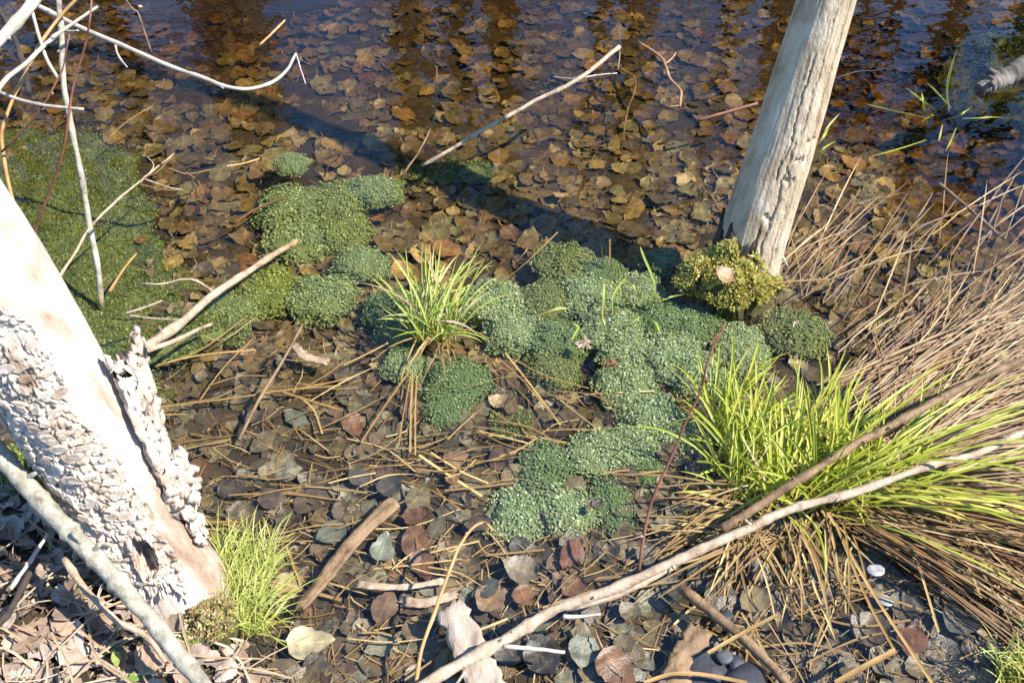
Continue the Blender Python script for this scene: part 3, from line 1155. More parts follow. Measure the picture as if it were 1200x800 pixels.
GREY, RED, TAN, DARK, PALE, OLV = (.8, .88, .95), (.95, .62, .55), (1.35, 1.2, 1.15), (.4, .41, .46), (1.35, 1.4, 1.45), (.95, .92, .75)
BIG = [(420, 557, 1.0, GREY, 'grey green leaf left of the brown bark strip\'s top end'), (456, 570, 1.0, GREY, 'grey green leaf just right of the bark strip\'s top end'),
       (489, 582, 1.0, PALE, 'pale grey pointed leaf right of the bark strip'), (533, 538, .95, TAN, 'pale brown leaf below the lone double spawn clump'),
       (484, 603, .9, RED, 'red brown leaf under the pale grey pointed leaf'), (511, 619, .95, GREY, 'grey leaf below left of the yellow twig tip'),
       (489, 634, 1.1, RED, 'large reddish leaf right of the bark strip\'s middle'), (448, 643, 1.15, GREY, 'dull green grey leaf touching the bark strip'),
       (562, 612, .9, DARK, 'dark grey leaf left of the lower left spawn clump'), (611, 667, 1.25, PALE, 'large torn pale grey leaf below the raft\'s bottom row'),
       (574, 700, 1.1, TAN, 'square pale brown leaf right of the stake top'), (614, 699, .95, RED, 'red brown leaf right of the square pale leaf'),
       (450, 712, 1.15, RED, 'dark red brown leaf with pale veins left of the stake'), (738, 717, .75, PALE, 'round grey leaf under the long branch near its fork'),
       (683, 760, 1.05, GREY, 'round grey leaf left of the large brown bottom leaf'), (722, 782, 1.5, RED, 'large red brown leaf at the bottom edge right of centre'),
       (634, 765, 1.3, DARK, 'broad dark grey leaf below the pale side twig'), (670, 648, 1.0, RED, 'brown leaf directly below the middle bottom spawn clump'),
       (317, 584, .9, DARK, 'blackish leaf upper right of the fine grass tuft'), (360, 752, 1.5, PALE, 'large pale grey crumpled leaf at the bottom left of centre'),
       (844, 700, 1.35, DARK, 'large wet dark leaf below the big grass'), (884, 702, 1.15, PALE, 'grey leaf right of the large wet dark leaf'),
       (1060, 709, 1.1, OLV, 'round olive leaf in dark water at lower right'), (1124, 728, 1.3, GREY, 'long grey green leaf in dark water near the bottom right'),
       (1070, 748, 1.2, RED, 'reddish leaf below the round olive leaf'), (1020, 738, 1.3, GREY, 'grey leaf under crossing straws at lower right'),
       (236, 440, .55, PALE, 'pale round leaf right of the left trunk beside straws'), (655, 228, .8, TAN, 'light round leaf on the far bed behind the raft'),
       (425, 300, .01, DARK, ''), (570, 690, .9, DARK, 'dark leaf under the square pale leaf'), (165, 280, .55, (2.2, 1.2, .7), 'orange brown leaf on the algae mat'),
       (700, 590, .4, DARK, 'small grey leaf scrap lying on the right bottom spawn clump'), (425, 325, .8, (1.0, .5, .5), 'purple brown leaf between sunken spawn and central tuft'),
       (850, 322, .8, TAN, 'tan leaf lying on the yellow green moss cushion'), (672, 685, .9, RED, 'reddish leaf in the branch shadow below the raft'),
       (758, 650, .9, DARK, 'dark leaf at the foot of the thin red twig'), (530, 560, .7, RED, 'small reddish leaf below the pale brown leaf'),
       (585, 470, .8, TAN, 'light brown leaf right of the lone double clump'), (600, 478, .6, OLV, 'small olive leaf right of the lone double clump'),
       (1035, 160, .7, OLV, 'olive leaf left of the small green sprout')]
used = []
for i, (x, y, s, c, lab) in enumerate(BIG):
    if s < .1: continue
    if 'moss cushion' in lab: place_leaf(x, y, LV[i % 12], .0, lab, 'larger single leaves', s, col=(1.3, 1.1, 1.), z=.075, tilt=.4)
    elif 'lying on' in lab: place_leaf(x, y, LV[i % 12], .0, lab, 'larger single leaves', s, col=c, z=.01, tilt=.2)
    else: place_leaf(x, y, LV[i % 12], .024, lab, 'larger single leaves', s * .84, col=(c[0] * .92, c[1], c[2] * 1.08), tilt=.22)
    used.append((x, y))

nl = 0
LCOL = [((1, 1, 1), 'brown'), ((1.25, 1.2, .9), 'olive brown'), ((.7, .7, .7), 'dark brown'), ((1.05, .75, .6), 'reddish brown'), ((.8, .9, 1.0), 'grey'),
        ((1.6, 1.45, 1.2), 'light tan')]
tries = 0
while nl < 258 and tries < 9000:
    tries += 1
    x, y = U(5, 1195), U(4, 795)
    p = P(x, y, -.06)
    if bank_s(p.x, p.y) > -.06 or on_spawn(x, y): continue
    if x < 180 and 130 < y < 480: continue
    if 830 < x < 1010 and 400 < y < 620: continue
    t_ = pix(p)[2]
    if any(abs(x - a) < 52 / t_ and abs(y - b) < 40 / t_ for a, b in used): continue
    used.append((x, y))
    far = y < 320
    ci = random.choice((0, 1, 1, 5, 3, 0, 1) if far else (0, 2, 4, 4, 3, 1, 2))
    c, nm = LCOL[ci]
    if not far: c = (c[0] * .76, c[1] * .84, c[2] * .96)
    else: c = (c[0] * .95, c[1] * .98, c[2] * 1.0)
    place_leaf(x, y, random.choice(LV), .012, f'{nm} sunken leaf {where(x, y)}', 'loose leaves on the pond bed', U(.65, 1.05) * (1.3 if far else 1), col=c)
    nl += 1
mb, mbn = MB(), MB()
cnt = 0
while cnt < 4300:
    x, y = U(-60, 1260), U(-40, 860)
    p = P(x, y, -.06)
    if random.random() > .45 and p.y < 1.5: continue
    if bank_s(p.x, p.y) > 0 or p.y < .5: continue
    if x < 180 and 160 < y < 400: continue
    z = bed(p.x, p.y) + U(.001, .010)
    s = random.choice((U(.35, .7), U(.6, 1.15), U(.6, 1.15))) * (1.2 if p.y > 1.7 else 1)
    mt = Matrix.Translation((p.x, p.y, z)) @ Euler((U(-.2, .2), U(-.2, .2), U(0, 6.28))).to_matrix().to_4x4() @ Matrix.Scale(s, 4)
    leaf_mesh('', None, .066, .052, U(-.1, .3), U(-.1, .25), random.randint(0, 999), random.random() < .3, mb if p.y > 1.45 + .12 * nz(p.x * 3, p.y * 3) else mbn, mt)
    cnt += 1
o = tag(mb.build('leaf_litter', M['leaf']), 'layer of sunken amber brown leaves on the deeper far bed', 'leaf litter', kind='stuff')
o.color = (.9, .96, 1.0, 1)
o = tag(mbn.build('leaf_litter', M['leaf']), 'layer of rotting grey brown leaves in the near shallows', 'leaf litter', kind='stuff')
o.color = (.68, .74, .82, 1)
# dry leaves on the bank
tries = nl = 0
while nl < 90 and tries < 5000:
    tries += 1
    x, y = U(-20, 340), U(560, 815)
    p = P(x, y, .08)
    if bank_s(p.x, p.y) < .02 or (p - Vector((LB.x, LB.y, .08))).length < .085: continue
    b = bed(p.x, p.y)
    o = link('leaf', random.choice(LVD), None, (p.x, p.y, b + U(.006, .018)), (U(-.5, .5), U(-.5, .5), U(0, 6.28)), [U(.6, 1.1)] * 3)
    tag(o, ('large' if o.scale.x > .92 else 'small' if o.scale.x < .74 else 'middling') + ' dry pale leaf ' + bank_where(x, y), 'leaf', 'dry leaves on the bank')
    nl += 1
mb = MB()
cnt = 0
while cnt < 850:
    p = Vector((U(-1.3, .1), U(.35, 1.35), 0))
    if bank_s(p.x, p.y) < .015: continue
    mt = Matrix.Translation((p.x, p.y, bed(p.x, p.y) + U(0, .012))) @ Euler((U(-.6, .6), U(-.6, .6), U(0, 6.28))).to_matrix().to_4x4() @ Matrix.Scale(U(.5, 1), 4)
    leaf_mesh('', None, .058, .044, U(-.2, .5), U(-.2, .4), random.randint(0, 999), True, mb, mt)
    cnt += 1
tag(mb.build('dry_leaf_litter', M['leaf_dry']), 'bleached dry leaf litter covering the bank at lower left', 'leaf litter', kind='stuff')

# ------------------------------------------------------------------ crumbs on the bed
mb = MB()
for k in range(6500):
    x, y = U(-40, 1240), U(250, 840)
    p = P(x, y, -.05)
    if bank_s(p.x, p.y) > .5: continue
    s = U(.002, .006)
    p.z = bed(p.x, p.y) + s * .4
    if p.y < .5: continue
    a = U(0, 6.28)
    l = s * U(1, 5)
    d, e_ = Vector((math.cos(a), math.sin(a), U(-.2, .2))) * l, Vector((-math.sin(a), math.cos(a), 0)) * s * .6
    mb.add([p - d - e_, p + d * .9 - e_ * .6, p + d, p + e_ - d * .5, p + Vector((0, 0, s * .8))], [(0, 1, 4), (1, 2, 4), (2, 3, 4), (3, 0, 4)])
tag(mb.build('debris', M['chip'], smooth=False), 'fine plant crumbs scattered over the shallow bed', 'debris', kind='stuff')


# ------------------------------------------------------------------ straws
def straw(pts, w, m='straw', label='', group='loose straws', name='straw', tint=None, z=None, lift=.012, tub=False):
    wp = []
    for q in pts:
        zz = q[2] if len(q) > 2 else None
        if zz is None:
            p = P(q[0], q[1], -.03)
            for _ in range(2): p = P(q[0], q[1], max(bed(p.x, p.y) + lift, -.02))
        else: p = P(q[0], q[1], zz)
        wp.append(p)
    mb = MB()
    if tub: tube(mb, wp, w * .5, w * .35, 9, 5, knob=.15, wob=.012)
    else: ribbon(mb, wp, w, .45, n=8, tip=False)
    o = mb.build(name, M[m], None, wp[0])
    if tint: o.color = (*tint, 1)
    return tag(o, label, 'straw' if name == 'straw' else 'twig', group)


B13 = (1.25, 1.25, 1.2)
ST = [([(169, 479), (270, 467), (338, 457), (400, 452)], .006, 'long pale straw reaching right from the left trunk'),
      ([(236, 467), (263, 430), (297, 397)], .005, 'short pale straw leaning up beside the round pale leaf'),
      ([(182, 430), (236, 410), (287, 373)], .007, 'straw rising right from below the forked stick'),
      ([(185, 428), (236, 416), (300, 410)], .006, 'flat straw just below the rising straw by the forked stick'),
      ([(235, 392), (262, 398), (300, 372)], .004, 'thin straw crossing the forked stick\'s shadow'),
      ([(331, 459), (365, 470), (402, 481)], .008, 'broad pale straw ending left of the lone double clump'),
      ([(351, 465), (368, 480), (378, 508)], .005, 'bent straw dropping from the broad pale straw'),
      ([(206, 528), (270, 515)], .005, 'short straw below the long pale straw'),
      ([(358, 454), (382, 440), (402, 425)], .005, 'straw rising right toward the sunken spawn\'s front clump'),
      ([(310, 460), (370, 452), (420, 440)], .005, 'straw laid across the long pale straw\'s right end'),
      ([(424, 518), (450, 478), (481, 434)], .006, 'straight straw slanting below the small clump left of the double clump'),
      ([(481, 530), (482, 480), (484, 437)], .006, 'upright looking straw left of the lone double clump'),
      ([(487, 533), (487, 480), (489, 440)], .005, 'second upright straw left of the lone double clump'),
      ([(468, 520), (474, 480), (482, 440)], .004, 'thin straw beside the two upright straws'),
      ([(403, 428), (430, 415), (455, 402)], .006, 'straw pointing at the tuft\'s left spawn clumps'),
      ([(592, 413), (625, 455), (657, 498)], .006, 'long straw slanting down between double clump and raft'),
      ([(585, 420), (612, 445), (650, 490)], .005, 'second long straw slanting between double clump and raft'),
      ([(600, 420), (640, 440), (690, 455)], .004, 'thin straw tucked under the raft\'s left arm'),
      ([(562, 505), (590, 512), (622, 520)], .004, 'thin straw across the small yellow green algae patch'),
      ([(586, 535), (608, 527), (630, 513)], .006, 'curved straw left of the lower raft\'s upper row'),
      ([(636, 505), (670, 503), (700, 505)], .005, 'level straw above the lower raft'),
      ([(525, 515), (540, 500), (558, 484)], .006, 'short straw below right of the lone double clump'),
      ([(467, 657), (515, 645), (562, 634)], .005, 'straw right of the bark strip near the yellow twig'),
      ([(437, 667), (490, 661), (541, 655)], .005, 'long straw crossing the yellow twig'),
      ([(521, 575), (560, 571), (602, 566)], .007, 'pale straw pointing at the lower left spawn clump'),
      ([(491, 533), (525, 556), (565, 581)], .007, 'double width straw right of the grey green leaves'),
      ([(505, 530), (540, 552), (572, 566)], .005, 'straw lying along the double width straw'),
      ([(569, 651), (630, 645), (687, 639)], .006, 'greenish straw below the bottom spawn row'),
      ([(548, 545), (580, 538), (606, 530)], .006, 'straw ending at the left clump of the lower raft'),
      ([(706, 556), (725, 552), (738, 551)], .006, 'short pale straw lying on the lower raft'),
      ([(740, 557), (765, 553), (790, 552)], .006, 'white straw right of the short pale straw on the raft'),
      ([(725, 460), (750, 459), (770, 458)], .005, 'straw crossing the round clump below the cone bit'),
      ([(168, 487), (220, 485)], .004, 'short straw tucked beneath the long pale straw'),
      ([(268, 580), (330, 578), (400, 586)], .005, 'brown straw above the fine grass tuft'),
      ([(240, 611), (290, 613), (325, 627)], .006, 'pale straw reaching from the left trunk over the fine tuft'),
      ([(325, 634), (360, 634), (400, 633)], .005, 'brown straw right of the fine grass tuft'),
      ([(336, 640), (345, 665), (353, 685)], .005, 'curved straw between fine grass and bark strip'),
      ([(322, 694), (355, 692), (400, 703)], .009, 'broad cream straw below the fine tuft\'s right side'),
      ([(130, 160), (150, 142), (180, 124)], .006, 'upper straw of the small reed spray by the algae mat'),
      ([(168, 207), (184, 202), (205, 180)], .005, 'upright twiglet of the small straw spray right of the algae'),
      ([(198, 197), (220, 204), (247, 199)], .007, 'level forked straw right of the algae mat'),
      ([(218, 202), (232, 212), (238, 224)], .005, 'short drooping straw right of the algae mat'),
      ([(165, 216), (190, 222), (216, 223)], .006, 'straw below the level forked straw'),
      ([(266, 195), (285, 192), (305, 186)], .008, 'pale straw left of the small lone spawn clump'),
      ([(585, 335, .0), (620, 305, .06), (654, 272, .09)], .005, 'green yellow stalk rising over the straw bundle behind the raft'),
      ([(706, 305, -.01), (705, 290, .03)], .006, 'left of the two short upright straws behind the raft'),
      ([(715, 310, -.01), (715, 280, .05)], .007, 'right of the two short upright straws behind the raft'),
      ([(850, 345, .0), (900, 333, .03), (970, 327, .03)], .007, 'pale straw reaching right from the moss cushion'),
      ([(1095, 565, .02), (1150, 700, .02)], .006, 'straw hanging across the tan sedge at lower right'),
      ([(970, 600, .03), (1020, 690, .02), (1092, 800, .02)], .008, 'long brown straw slanting to the bottom edge at right'),
      ([(980, 615, .03), (1015, 700, .02), (1050, 765, .02)], .007, 'brown straw beside the long slanting one at lower right'),
      ([(830, 765, .03), (870, 742, .03), (912, 720, .05)], .009, 'stiff tan straw with a broken white end below the big grass'),
      ([(755, 800, .03), (790, 789, .03), (830, 791, .02), (875, 800, .02)], .009, 'curved cream straw at the bottom edge right of centre'),
      ([(980, 800, .03), (1015, 780, .04), (1050, 762, .04)], .013, 'broad tan straw at the bottom edge, lower right'),
      ([(1070, 640, .02), (1085, 690, .01), (1100, 740, .0)], .006, 'thin brown straw left of the long grey green leaf')]
for pts, w, lab in ST:
    straw(pts, w * .72, label=lab, tint=B13)
for (x0, y0, x1, y1, n, lo, hi, a0, a1) in ((430, 500, 620, 640, 22, .06, .2, -.6, .7), (590, 430, 720, 530, 18, .06, .18, -1.1, .3), (180, 380, 430, 540, 16, .05, .2, -.3, .8),
                                            (640, 630, 860, 720, 18, .06, .2, .1, .9), (400, 640, 560, 790, 16, .05, .14, -.4, .9), (820, 640, 1060, 800, 34, .08, .24, -1.4, 1.5),
                                            (240, 540, 420, 640, 14, .06, .2, -.3, .5)):
    for k in range(n):
        x, y = U(x0, x1), U(y0, y1)
        p = P(x, y, -.03)
        if on_spawn(x, y, 1.1): continue
        a, l = U(a0, a1), U(lo, hi)
        d = Vector((math.cos(a), math.sin(a), 0)) * l * .5
        bnd = Vector((-d.y, d.x, 0)) * U(-.25, .25)
        b = max(bed(p.x, p.y) + .012, -.03) + U(0, .015)
        mb = MB()
        q = [p - d, p + bnd, p + d]
        for r in q: r.z = max(b, bed(r.x, r.y) + .006)
        ribbon(mb, q, U(.002, .0046), .45, n=7, tip=random.random() < .5)
        o = mb.build('straw', M['straw'], None, q[0])
        tag(o, ('long' if l > (lo + hi) / 2 else 'short') + (' slanting' if abs(a) > .5 else ' level') + ' tan straw ' + where(x, y), 'straw', 'loose straws')
mb = MB()
for k in range(900):
    x, y = U(160, 1200), U(330, 830)
    p = P(x, y, -.03)
    if bank_s(p.x, p.y) > 0 or on_spawn(x, y): continue
    if random.random() < .35 and y < 480: continue
    a, l = U(0, 3.14), U(.03, .12)
    d = Vector((math.cos(a), math.sin(a), 0)) * l * .5
    q = [p - d, p + Vector((-d.y, d.x, 0)) * U(-.4, .4), p + d]
    for r in q: r.z = bed(r.x, r.y) + U(.006, .014)
    ribbon(mb, q, U(.001, .0026), .4, n=5, tip=False)
tag(mb.build('straw_litter', M['straw']), 'fine broken straw strewn over the shallow bed', 'straw litter', kind='stuff')
# pale dry stems on the bank
nb = 0
while nb < 70:
    x, y = U(-10, 330), U(590, 815)
    p = P(x, y, .1)
    if bank_s(p.x, p.y) < .02: continue
    a, l = U(0, 3.14), U(.05, .22)
    d = Vector((math.cos(a), math.sin(a), 0)) * l * .5
    bd = Vector((-d.y, d.x, 0)) * U(-.5, .5)
    q = [p - d, p + bd, p + d]
    for r in q: r.z = bed(r.x, r.y) + U(.012, .04)
    mb = MB()
    ribbon(mb, q, U(.002, .0048), .45, n=7, tip=random.random() < .6)
    o = mb.build('dry_stem', M['straw_dry'], None, q[0])
    tag(o, ('long' if l > .13 else 'short') + ' bleached dry stem ' + bank_where(x, y), 'stem', 'dry stems on the bank')
    nb += 1


# ------------------------------------------------------------------ grasses
def blade_path(p, az, el, ln, droop, n=9, zmin=.004, curl=0.):
    pts = [p.copy()]
    e, a = el, az
    st = ln / (n - 1)
    for i in range(n - 1):
        d = Vector((math.cos(a) * math.cos(e), math.sin(a) * math.cos(e), math.sin(e)))
        q = pts[-1] + d * st
        if q.z < zmin and i > 0:
            q.z = zmin
            e = max(e, -.05)
        pts.append(q)
        e -= droop / (n - 1)
        a += curl / (n - 1)
    return pts


def tuft(name, label, cat, c, n, gen, m, extra=0, group=None, part='grass_blade', root=None):
    e = root or tag(empty(name, c), label, cat, group)
    for k in range(n):
        pts, w, sidev = gen()
        mb = MB()
        ribbon(mb, pts, w, .5, sidev, sm=False)
        mb.build(part, M[m], e, pts[0])
    if extra:
        mb = MB()
        for k in range(extra):
            pts, w, sidev = gen()
            ribbon(mb, pts, w, .5, sidev, sm=False)
        tag(mb.build(part + 's', M[m], e, c), kind='stuff')
    return e


def disc(c, r1, r2):
    a, q = U(0, 6.28), math.sqrt(U(0, 1))
    return Vector((c.x + math.cos(a) * r1 * q, c.y + math.sin(a) * r2 * q, c.z))


# central tuft
tc_ = P(512, 392, -.01)


def g_central():
    p = disc(tc_, .05, .035)
    az = math.pi / 2 + random.gauss(.15, 1.0)
    el = U(.9, 1.5)
    ln = U(.10, .24)
    if abs(az - math.pi / 2) > 1.4: ln *= .75
    return blade_path(p, az, el, ln, U(.5, 2.0), curl=U(-.5, .5)), U(.0032, .006), Vector((U(.6, 1), U(-.6, .6), .1))


ct = tuft('grass_tuft', 'pale green grass tuft standing alone in the middle of the pond', 'grass tuft', tc_, 100, g_central, 'grass_pale', 0, 'grass tufts')


tuft('', '', '', tc_, 8, g_central, 'straw_dry', root=ct, part='dead_blade')


def g_cdead():
    p = disc(tc_, .045, .03)
    az = -math.pi / 2 + random.gauss(-.1, .45)
    return blade_path(p, az, U(.1, .7), U(.08, .2), U(.8, 1.6), zmin=-.03), U(.003, .006), None


tuft('', '', '', tc_, 16, g_cdead, 'straw', root=ct, part='dead_blade')

# big grass at right: green blades
gc = P(915, 560, 0.0)
gc.z = -.01


def g_big():
    r = random.random()
    if r < .62:
        p = P(*(lambda t_: (U(845, 985) + 0, U(505, 600)))(0), 0.)
    elif r < .85:
        p = P(U(950, 1060), U(530, 600), 0.)
    else:
        p = P(U(832, 880), U(480, 560), 0.)
    p.z = -.01
    az = rad(72) + random.gauss(-.2, .95)
    return blade_path(p, az, U(.6, 1.4), U(.08, .225), U(.3, 1.7), curl=U(-.8, .8)), U(.0035, .0065), Vector((U(.6, 1), U(-.6, .6), .1))


bt = tuft('grass_clump', 'large bright green sedge clump with tan dead leaves at right', 'grass tuft', gc, 290, g_big, 'grass', 160, 'grass tufts')


tuft('', '', '', gc, 22, g_big, 'straw_dry', root=bt, part='dead_blade')


def g_long():
    p = P(U(930, 1020), U(560, 610), 0.)
    p.z = 0.01
    return blade_path(p, rad(U(-32, 38)), U(.35, .8), U(.3, .55), U(.6, 1.1), n=11), U(.004, .006), None


tuft('', '', '', gc, 34, g_long, 'grass', root=bt, part='long_blade')


def g_dead0():
    r = random.random()
    if r < .44:      # sweeping up and right
        p = P(U(960, 1090), U(430, 590), 0.)
        az = rad(random.gauss(25, 13))
        ln = U(.3, .62)
    elif r < .93:   # trailing right and down
        p = P(U(960, 1080), U(545, 620), 0.)
        az = rad(random.gauss(-22, 16))
        ln = U(.3, .66)
    else:
        p = P(U(985, 1060), U(440, 540), 0.)
        az = rad(random.gauss(46, 12))
        ln = U(.25, .45)
    p.z = .0
    return p, az, U(.04, .22), ln, U(.12, .36), U(-.1, .1)


SHEAF = [g_dead0() for _ in range(54)]


def g_dead():
    p, az, el, ln, dr, cu = random.choice(SHEAF)
    p = p + Vector((U(-.022, .022), U(-.022, .022), 0))
    return (blade_path(p, az + random.gauss(0, .07), el + random.gauss(0, .07), ln * U(.65, 1.1), dr + U(-.1, .2), n=11, curl=cu + random.gauss(0, .16),
                       zmin=U(.001, .012)), U(.002, .0048), None)


tuft('', '', '', gc, 295, g_dead, 'sedge_dead', 520, root=bt, part='dead_leaf')


def g_dead2():
    if random.random() < .5:
        p = P(U(850, 1000), U(590, 640), 0.)
        az = rad(random.gauss(-95, 26))
    else:
        p = P(U(850, 930), U(570, 640), 0.)
        az = rad(random.gauss(-160, 20))
    p.z = .01
    return blade_path(p, az, U(.0, .5), U(.1, .26), U(.5, 1.2), zmin=.004), U(.003, .0055), None


tuft('', '', '', gc, 70, g_dead2, 'straw', root=bt, part='fallen_leaf', extra=20)

# tan sedge behind, at the foot of the leaning trunk
sc_ = P(925, 330, 0)


def g_sedge():
    p = P(U(885, 985), U(285, 345), 0.)
    p.z = -.03
    az = rad(random.gauss(50, 18))
    return blade_path(p, az, U(.1, .5), U(.16, .34), U(.2, .6), curl=U(-.15, .15), zmin=-.004), U(.0025, .005), None


tuft('sedge_tuft', 'tan dead sedge tuft right of the moss cushion and leaning trunk', 'grass tuft', sc_, 36, g_sedge, 'sedge_dead', 0, 'grass tufts', 'dead_leaf')
sc2 = P(1130, 330, 0)


def g_sedge2():
    p = P(U(980, 1200), U(250, 470), -.03)
    az = rad(random.gauss(44, 13))
    return blade_path(p, az, U(.02, .22), U(.18, .4), U(.05, .3), curl=U(-.12, .12), zmin=-.01), U(.0025, .005), None


tuft('sedge_tuft', 'sparse tan sedge lying on the water at the right edge', 'grass tuft', sc2, 70, g_sedge2, 'sedge_dead', 0, 'grass tufts', 'dead_leaf')

# fine tuft by the left trunk
fc_ = P(285, 700, .0)


def g_fine():
    p = P(U(252, 318), U(640, 745), 0.)
    p.z = bed(p.x, p.y) if bed(p.x, p.y) > 0 else -.01
    az = rad(random.gauss(80, 62))
    return blade_path(p, az, U(.3, 1.25), U(.045, .11), U(.3, 1.8), curl=U(-.8, .8)), U(.0012, .0024), Vector((1, U(-.5, .5), .1))


tuft('grass_tuft', 'fine bright green grass tuft at the foot of the left trunk', 'grass tuft', fc_, 280, g_fine, 'grass_pale', 200, 'grass tufts')

def g_hum():
    p = disc(HUM, .06, .05)
    return blade_path(p, U(0, 6.28), U(.5, 1.4), U(.04, .09), U(.3, 1.6), curl=U(-.8, .8)), U(.0014, .0028), None


tuft('grass_tuft', 'small yellow green grass tuft on the hummock in the bottom right corner', 'grass tuft', HUM, 130, g_hum, 'grass_pale', 0, 'grass tufts')


# small sprouts
def sprout(label, specs, m='grass'):
    c = P(specs[0][0][0], specs[0][0][1], specs[0][0][2])
    e = tag(empty('grass_sprout', c), label, 'grass', 'small grass sprouts')
    for pts in specs:
        w = [P(*q) for q in pts]
        mb = MB()
        ribbon(mb, w, .0062, .5, Vector((U(.7, 1), U(-.5, .5), .2)), n=9)
        mb.build('grass_blade', M[m], e, w[0])


sprout('small green sprout alone in dark water at upper right', [
    [(1112, 130, -.02), (1110, 100, .06), (1122, 55, .16)], [(1115, 127, -.02), (1100, 110, .03), (1086, 97, .05)],
    [(1085, 138, -.02), (1050, 130, .03), (1012, 121, .05)], [(1080, 142, -.02), (1090, 136, .02), (1098, 135, .02)],
    [(1120, 150, -.02), (1115, 162, .0), (1108, 178, .0)], [(1104, 146, -.02), (1102, 155, .0), (1100, 166, .0)],
    [(1085, 164, -.02), (1060, 172, .0), (1015, 185, .0)], [(1128, 139, -.02), (1150, 138, .01), (1178, 138, .01)],
    [(1095, 128, -.02), (1078, 115, .02), (1060, 102, .02)], [(1110, 140, -.02), (1125, 135, .02), (1140, 125, .03)],
    [(1083, 130, -.02), (1082, 118, .02), (1080, 108, .03)]])
sprout('two bladed green sprout growing through the raft below the upright straws', [
    [(706, 372, -.01), (708, 350, .03), (709, 330, .05)], [(719, 368, -.01), (720, 345, .03), (737, 321, .06)],
    [(735, 352, -.01), (729, 340, .03), (724, 328, .04)], [(712, 388, 0.), (709, 378, .03), (706, 370, .03)],
    [(750, 350, -.01), (745, 338, .03), (739, 330, .04)], [(670, 398, -.01), (678, 383, .01), (671, 378, .02)],
    [(630, 370, 0.), (650, 362, .015), (667, 362, .01)]], 'grass_pale')
sprout('bent green sprout in the raft beside the moss cushion', [
    [(762, 355, -.01), (768, 335, .04), (754, 300, .12), (750, 288, .14)], [(762, 358, -.01), (780, 350, .02), (802, 345, .02)],
    [(760, 372, -.01), (768, 378, .01), (774, 392, .0)], [(758, 372, 0.), (748, 372, .02), (740, 380, .01)]], 'grass_pale')
sprout('short green sprout in the water just right of the leaning trunk', [
    [(962, 165, -.03), (970, 150, .0), (985, 132, .02)], [(955, 172, -.03), (966, 160, .0), (972, 150, .0)], [(960, 185, -.03), (965, 175, .0), (980, 165, .0)]])


# ------------------------------------------------------------------ sticks, twigs and branches
def stick(name, label, pts, r0, r1, m, sides=(), n=26, seg=9,  wob=.006, knob=.16, group='twigs and branches', cat='twig', buds=(), stubs=0, nodes=.28):
    """pts: (photo x, photo y, height above water)"""
    w = [P(*q) for q in pts]
    mb = MB()
    nn = max(3, int(n / 6))
    cpts = tube(mb, w, r0, r1, n, seg, wob, knob, rfun=lambda f: (r0 + (r1 - r0) * f) * (1 + nodes * math.exp(-(((f * nn + .3 * math.sin(f * 9)) % 1) - .5) ** 2 / .006)))
    o = mb.build(name, M[m], None, w[0])
    for k in range(stubs):
        q = cpts[random.randint(3, n - 3)]
        d = Vector((U(-1, 1), U(-1, .3), U(-.1, 1))).normalized()
        m2 = MB()
        rr_ = (r0 + r1) / 2
        tube(m2, [q + d * rr_ * .5, q + d * rr_ * 1.4, q + d * rr_ * U(1.7, 3)], rr_ * .42, rr_ * .2, 5, 6, 0, .3)
        m2.build('stub', M[m], o, q)
    tag(o, label, cat, group)
    for sp, a, b, *sm in sides:
        m2 = MB()
        ww = [P(*q) for q in sp]
        tube(m2, ww, a, b, 12, 6, .01, .2)
        m2.build('side_twig', M[sm[0] if sm else m], o, ww[0])
    for q in buds:
        m2 = MB()
        c = P(*q[:3])
        s = q[3] if len(q) > 3 else .004
        for _ in range(5):
            d = Vector((U(-1, 1), U(-1, 1), U(-.4, 1))).normalized()
            tube(m2, [c, c + d * s * .5, c + d * s * 1.0], s * .55, s * .25, 4, 6)
        m2.build('bud', M[q[4] if len(q) > 4 else 'twig_red'], o, c)
    return o


# lower left pole
stick('fallen_pole', 'smooth grey pole leaning across the bank at lower left', [(-60, 462, .34), (0, 532, .30), (60, 600, .26), (120, 662, .22), (180, 730, .18), (245, 812, .14)],
      .0155, .0115, 'twig_grey', [], 60, 14, .003, .16, cat='pole', stubs=5)
# long pale branch along the bottom
stick('fallen_branch', 'long pale forked branch lying across the bottom of the picture', [(470, 822, .05), (520, 788, .055), (600, 745, .06), (655, 712, .065), (720, 690, .075), (800, 652, .085), (870, 622, .095),
      (935, 594, .10), (1000, 577, .105), (1090, 545, .115), (1150, 530, .12), (1230, 490, .13)], .0098, .006, 'twig_tan', [
          ([(665, 712, .06), (730, 694, .066), (790, 662, .072), (830, 640, .085)], .0075, .005, 'twig_tan'),
          ([(590, 757, .06), (628, 760, .05), (662, 764, .045)], .004, .003, 'twig_white'),
          ([(545, 786, .05), (535, 800, .04), (520, 815, .02)], .003, .0015, 'twig_white'),
          ([(660, 722, .065), (680, 722, .06), (704, 719, .06)], .004, .002, 'twig_white')], 90, 10, .003, .26, cat='branch', stubs=9)
stick('fallen_branch', 'brown branch slanting over the big green grass to the right edge', [(845, 620, .06), (870, 604, .075), (930, 566, .09), (1000, 522, .105), (1060, 490, .12), (1124, 455, .135), (1230, 408, .16)],
      .008, .0065, 'twig_brown', [], 60, 10, .004, .26, cat='branch', stubs=7)
